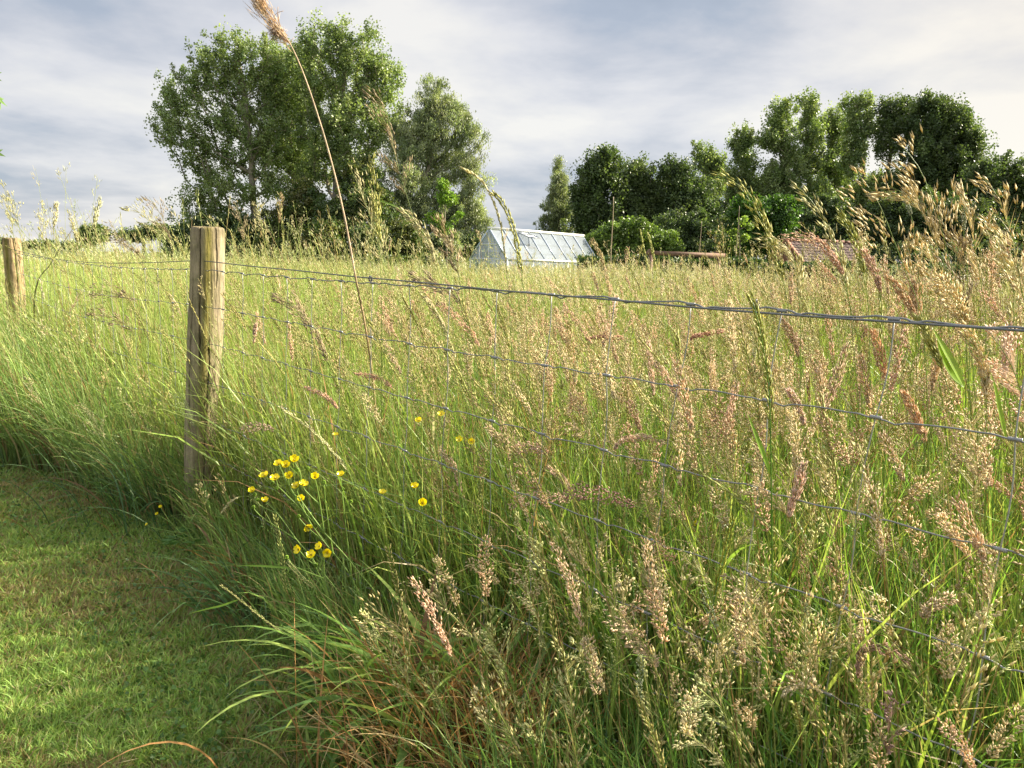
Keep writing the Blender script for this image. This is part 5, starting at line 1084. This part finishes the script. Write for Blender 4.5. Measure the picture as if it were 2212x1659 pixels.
buttercup((720, 1340), 1.85, [(545, 1058, -.1, .9), (572, 1080, .1, .9)], [(550, 1068), (547, 1096), (556, 1080)],
  [[(720, 1340), (680, 1220), (640, 1165), (600, 1110), (572, 1083)], [(600, 1110), (560, 1090), (547, 1064)], [(640, 1165), (570, 1120), (547, 1098)]], 'buttercup plant with two flowers at the far left of the bunch')
buttercup((800, 1370), 1.82, [(651, 1076, 0, .9), (736, 1024, 0, 1), (663, 1133, .4, -.3)], [(665, 1012), (700, 1042), (645, 1115), (668, 1110), (740, 1056)],
  [[(800, 1370), (760, 1250), (700, 1170), (665, 1120), (651, 1080)], [(760, 1250), (745, 1120), (736, 1030)], [(700, 1170), (665, 1140), (645, 1118)], [(720, 1200), (705, 1100), (700, 1045)], [(665, 1120), (668, 1112)]], 'buttercup plant with a hanging faded flower below the dense bunch')
buttercup((800, 1420), 1.70, [(692, 1178, -.5, .5), (707, 1190, .1, .1), (646, 1184, -.5, .3), (672, 1196, 0, .8)], [(619, 1204), (668, 1206), (682, 1220)],
  [[(800, 1420), (750, 1310), (700, 1240), (660, 1205), (646, 1188)], [(700, 1240), (700, 1210), (707, 1194)], [(700, 1240), (680, 1215), (672, 1198)], [(690, 1225), (698, 1200), (692, 1182)], [(700, 1250), (640, 1225), (620, 1206)]], 'lowest buttercup plant with round open flowers facing the camera', R=.0115)
buttercup((905, 1300), 1.85, [(826, 1062, .1, .9), (896, 1050, 0, 1), (912, 1084, .2, .5)], [(868, 1082), (758, 1084), (925, 1094)],
  [[(905, 1300), (890, 1200), (840, 1120), (826, 1066)], [(890, 1200), (895, 1120), (897, 1054)], [(890, 1200), (915, 1130), (912, 1088)], [(880, 1190), (872, 1120), (868, 1085)]], 'buttercup plant with three spaced flowers right of the dense bunch')
buttercup((1000, 1150), 2.15, [(953, 893, 0, .9), (905, 907, -.2, .8), (725, 937, 0, .9), (1018, 952, .1, .6), (992, 948, 0, .8)], [(872, 893), (880, 905)],
  [[(1000, 1150), (975, 1040), (960, 960), (953, 897)], [(975, 1040), (930, 960), (905, 911)], [(1000, 1150), (860, 1060), (780, 1000), (728, 941)], [(975, 1040), (1010, 990), (1018, 956)], [(1000, 1020), (992, 952)]], 'buttercup plant behind the fence with five scattered flowers', R=.0105)
buttercup((415, 1180), 2.75, [(347, 1092, 0, .8), (340, 1108, -.3, .7), (317, 1130, -.3, .6)], [], [[(415, 1180), (370, 1130), (347, 1096)], [(370, 1130), (342, 1112)], [(380, 1150), (330, 1140), (317, 1133)]], 'little creeping buttercup on the lawn left of the post foot', R=.007)
def mini(u, v, y, k, label):
    rng = np.random.default_rng(int(u)); fl = [(u+rng.normal()*k[0], v+rng.normal()*k[1], rng.normal()*.3, .8) for _ in range(k[2])]; b = (u+6, v+90)
    buttercup(b, y, fl, [], [[b, (u+4, v+50), (f[0], f[1]+4)] for f in fl], label, R=.012)
mini(1245, 785, 4.3, (14, 12, 6), 'distant buttercups left of a group in the meadow, under the second wire knot')
mini(1405, 745, 4.8, (26, 10, 8), 'distant buttercups in the meadow between first and second wire')
mini(1350, 832, 4.0, (16, 8, 5), 'distant buttercups in the meadow just over the third wire')
mini(1675, 700, 4.8, (20, 14, 7), 'distant buttercups just under the top wire on the right')
mini(1215, 962, 2.9, (7, 5, 2), 'pair of buttercups in the dark gap of the centre meadow')
mini(1512, 1135, 2.0, (35, 5, 2), 'two orange-yellow buttercups hidden below the fourth wire')

# ------------------------------------------------------------------ big arching leaf tufts in the foreground
def tuft(u, v, y, n, spread, L, w, label, cols, brown=.0, azb=None, nm='grass_tuft', lean=.9, seed=1):
    rng = np.random.default_rng(seed); b = at(u, v, y); O = np.array([b[0], y, 0.]); B = np.tile(O, (n, 1)); B[:, :2] += rng.normal(size=(n, 2))*spread
    az = rng.random(n)*6.28 if azb is None else azb+rng.normal(size=n)*.95
    Q = grow(B, az, .1+.35*rng.random(n), lean+1.3*rng.random(n), L*(.55+.6*rng.random(n)), 10, 1.3)
    c = np.array(cols)[rng.integers(0, len(cols), n)]*(.8+.4*rng.random((n, 1))); dr = rng.random(n) < brown; c[dr] = np.array([.30, .17, .075])*(.7+.6*rng.random((dr.sum(), 1)))
    G = Geo(); ribbons(G, Q, w*(.6+.7*rng.random(n)), c*.8, c, None, .9); o = build(G, nm, M_GRASS, None, O, True); tag(o, label, 'grass tuft', 'leafy grass tufts at the lawn edge'); return o
BRT = [(.25, .42, .09), (.30, .47, .11), (.20, .36, .10), (.38, .50, .12)]
LEFTW = math.atan2(-FN[1], -FN[0])
tuft(985, 1590, 1.70, 120, .10, .50, .014, 'broad-leaved arching grass tuft over the rusty tussock in the foreground centre', BRT, .16, None, seed=1, lean=.7)
tuft(840, 1500, 1.74, 90, .07, .44, .013, 'green arching tuft left of the rusty one', BRT, .06, LEFTW+.6, seed=2)
tuft(800, 1600, 1.60, 70, .06, .26, .006, 'low green tuft where the lawn meets the long grass', BRT, .1, None, seed=3)
tuft(1000, 1650, 1.57, 800, .12, .40, .0045, 'rust-brown dead leaf tussock at the foreground centre', [(.66, .36, .15), (.56, .30, .12), (.70, .52, .27)], .2, None, seed=4, lean=.35)
tuft(560, 1250, 2.35, 120, .10, .38, .005, 'blue-green tuft below the first buttercups', [(.10, .19, .075), (.13, .24, .08)], .12, LEFTW, seed=5)
tuft(1380, 1640, 1.35, 26, .05, .48, .010, 'few wide blades curling at the bottom right of centre', BRT, .05, LEFTW, seed=6, lean=.7)
tuft(2190, 1640, 1.18, 22, .05, .42, .011, 'wide dark blades at the bottom right corner', [(.09, .20, .08), (.11, .24, .07)], 0, LEFTW, seed=7)
tuft(1150, 1600, 1.62, 70, .08, .42, .0055, 'upright green tuft right of the rusty tussock', BRT, .12, None, seed=8, lean=.35)
tuft(330, 1080, 3.2, 160, .16, .50, .0050, 'dark blue-green tuft left of the post at the lawn edge', [(.08, .16, .06), (.11, .21, .07)], .08, LEFTW, seed=9)
tuft(80, 930, 4.3, 220, .25, .65, .0055, 'dark lush tuft at the left end of the lawn edge', [(.08, .16, .06), (.12, .23, .07)], .05, LEFTW, seed=10)
for (px, y, lab, cl) in [
  ([(1185, 1010), (1215, 1035), (1235, 1070), (1250, 1130)], 1.9, 'short pink plume right of the arched tan head', PINK),
  ([(660, 838), (690, 850), (720, 870), (745, 930)], 2.35, 'reddish plume left of the dry reed above the buttercups', RED),
  ([(770, 808), (800, 812), (835, 828), (860, 880)], 2.3, 'reddish plume behind the dry reed over the third wire', RED),
  ([(950, 975), (975, 1000), (990, 1040), (1000, 1100)], 2.0, 'pink plume in the middle of the foreground, right of the single buttercups', PINK),
  ([(1345, 730), (1300, 728), (1265, 735), (1240, 760), (1230, 830)], 2.6, 'dark red plume lying right just over the second wire', [(.50, .28, .20)]),
  ([(1560, 715), (1520, 722), (1490, 735), (1480, 800)], 2.3, 'dark red plume lying right near the long couch stalk', [(.50, .28, .20)]),
  ([(1400, 740), (1405, 790), (1412, 850), (1420, 940)], 2.0, 'upright pinkish plume above the second knot row in the centre', PINK),
  ([(1590, 830), (1580, 880), (1565, 930), (1555, 1010)], 1.7, 'pale pinkish plume left of the long couch stalk', PINK),
  ([(1430, 955), (1395, 945), (1360, 948), (1330, 965), (1320, 1040)], 1.7, 'grey-pink head lying flat under the third wire', PINK),
  ([(1960, 1430), (1925, 1408), (1890, 1398), (1862, 1402), (1850, 1480)], 1.15, 'rose head nodding right over a wire knot at the lower right', [(.60, .38, .32)]),
  ([(1690, 690), (1712, 730), (1730, 790), (1740, 880)], 1.8, 'tan plume right of the long couch stalk under the top wire', [(.66, .48, .30)]),
  ([(2030, 735), (2022, 790), (2012, 850), (2010, 930)], 1.5, 'straight tan plume behind the two bright leaves', [(.70, .52, .30)]),
  ([(2180, 700), (2176, 750), (2170, 810), (2168, 900)], 1.5, 'straight pink plume close to the right edge', PINK),
  ([(1860, 770), (1868, 820), (1880, 880), (1890, 960)], 1.6, 'tan plume between the last two stay wires', [(.66, .48, .30)])]:
    H('plume', px, y, lab, cols=cl, hl=.12, m=1.2)
# near heads in the lower right corner
H('fogopen', [(1935, 1515), (1925, 1560), (1915, 1620), (1905, 1700)], 1.02, 'pink open seed head at the bottom edge on the right', cols=[(.58, .40, .34), (.52, .35, .30)], hl=.07, m=.75, sz=1.35)
H('fogopen', [(1705, 1482), (1735, 1478), (1770, 1500), (1785, 1560), (1790, 1680)], 1.05, 'cream open seed head near the bottom right of centre', cols=[(.66, .58, .36)], hl=.06, m=.7, sz=1.35)
H('fog', [(2065, 1290), (2030, 1300), (2000, 1320), (1990, 1400), (1985, 1560)], 1.08, 'cream head bent right in the lower right', cols=[(.62, .50, .33)], hl=.06, m=.8, sz=1.2)

# ------------------------------------------------------------------ star-leaved branch at the left edge
def sweetgum():
    y = 4.0; base = gbase(-470, y); O = base.copy()
    root = thing('star_leaved_tree', O, 'young tree with star-shaped leaves whose branch tips hang in at the left edge', 'tree')
    G = Geo(); top = np.array([O[0]-.05, y, 3.6]); tube(G, spline([O, O+[.02, 0, 1.2], O+[-.03, .02, 2.4], top], 20), np.linspace(.045, .012, 20), (.22, .18, .14), 8)
    tips = []
    for (u, v) in [(12, 95), (8, 160), (-20, 210), (0, 300), (18, 330), (-40, 130), (-80, 250), (-60, 60), (-120, 160), (-160, 300), (5, 205)]:
        e = at(u-30, v, y+RNG.normal()*.12); s_ = O+np.array([0, 0, min(3.4, e[2]+.25)]); P = spline([s_, (s_+e)/2+[0, 0, .12], e], 9); tube(G, P, np.linspace(.008, .002, 9), (.20, .20, .10), 5); tips.append((e, P))
    build(G, 'trunk', M_BARK, root, O, True)
    G = Geo()
    for e, P in tips:
        for k in range(9):
            q = P[-1-RNG.integers(0, 5)] if k > 1 else e; q = q+RNG.normal(size=3)*[.022, .05, .03]*(k > 0); R = .046+.016*RNG.random()
            d = nrm(np.array([.55+.3*RNG.normal(), -.3+.3*RNG.normal(), -.55+.25*RNG.normal()])); n_ = nrm(RNG.normal(size=3)*.6+[0, -.5, .8]); s_ = nrm(np.cross(d, n_)); n_ = np.cross(s_, d)
            V = [q]; 
            for j in range(11):      # five pointed lobes
                a = (j-5)/5*2.35; rr = R*(1. if j % 2 == 1 else .47)*(1.1 if j == 5 else 1); 
                V.append(q+(d*math.cos(a)+s_*math.sin(a))*rr+n_*(-.18*rr*(j % 2)))
            G.add(V, [(0, j, j+1) for j in range(1, 11)], np.array([.13, .23, .05])*(.75+.6*RNG.random()))
    build(G, 'leaves', M_LEAF, root, O)
sweetgum()
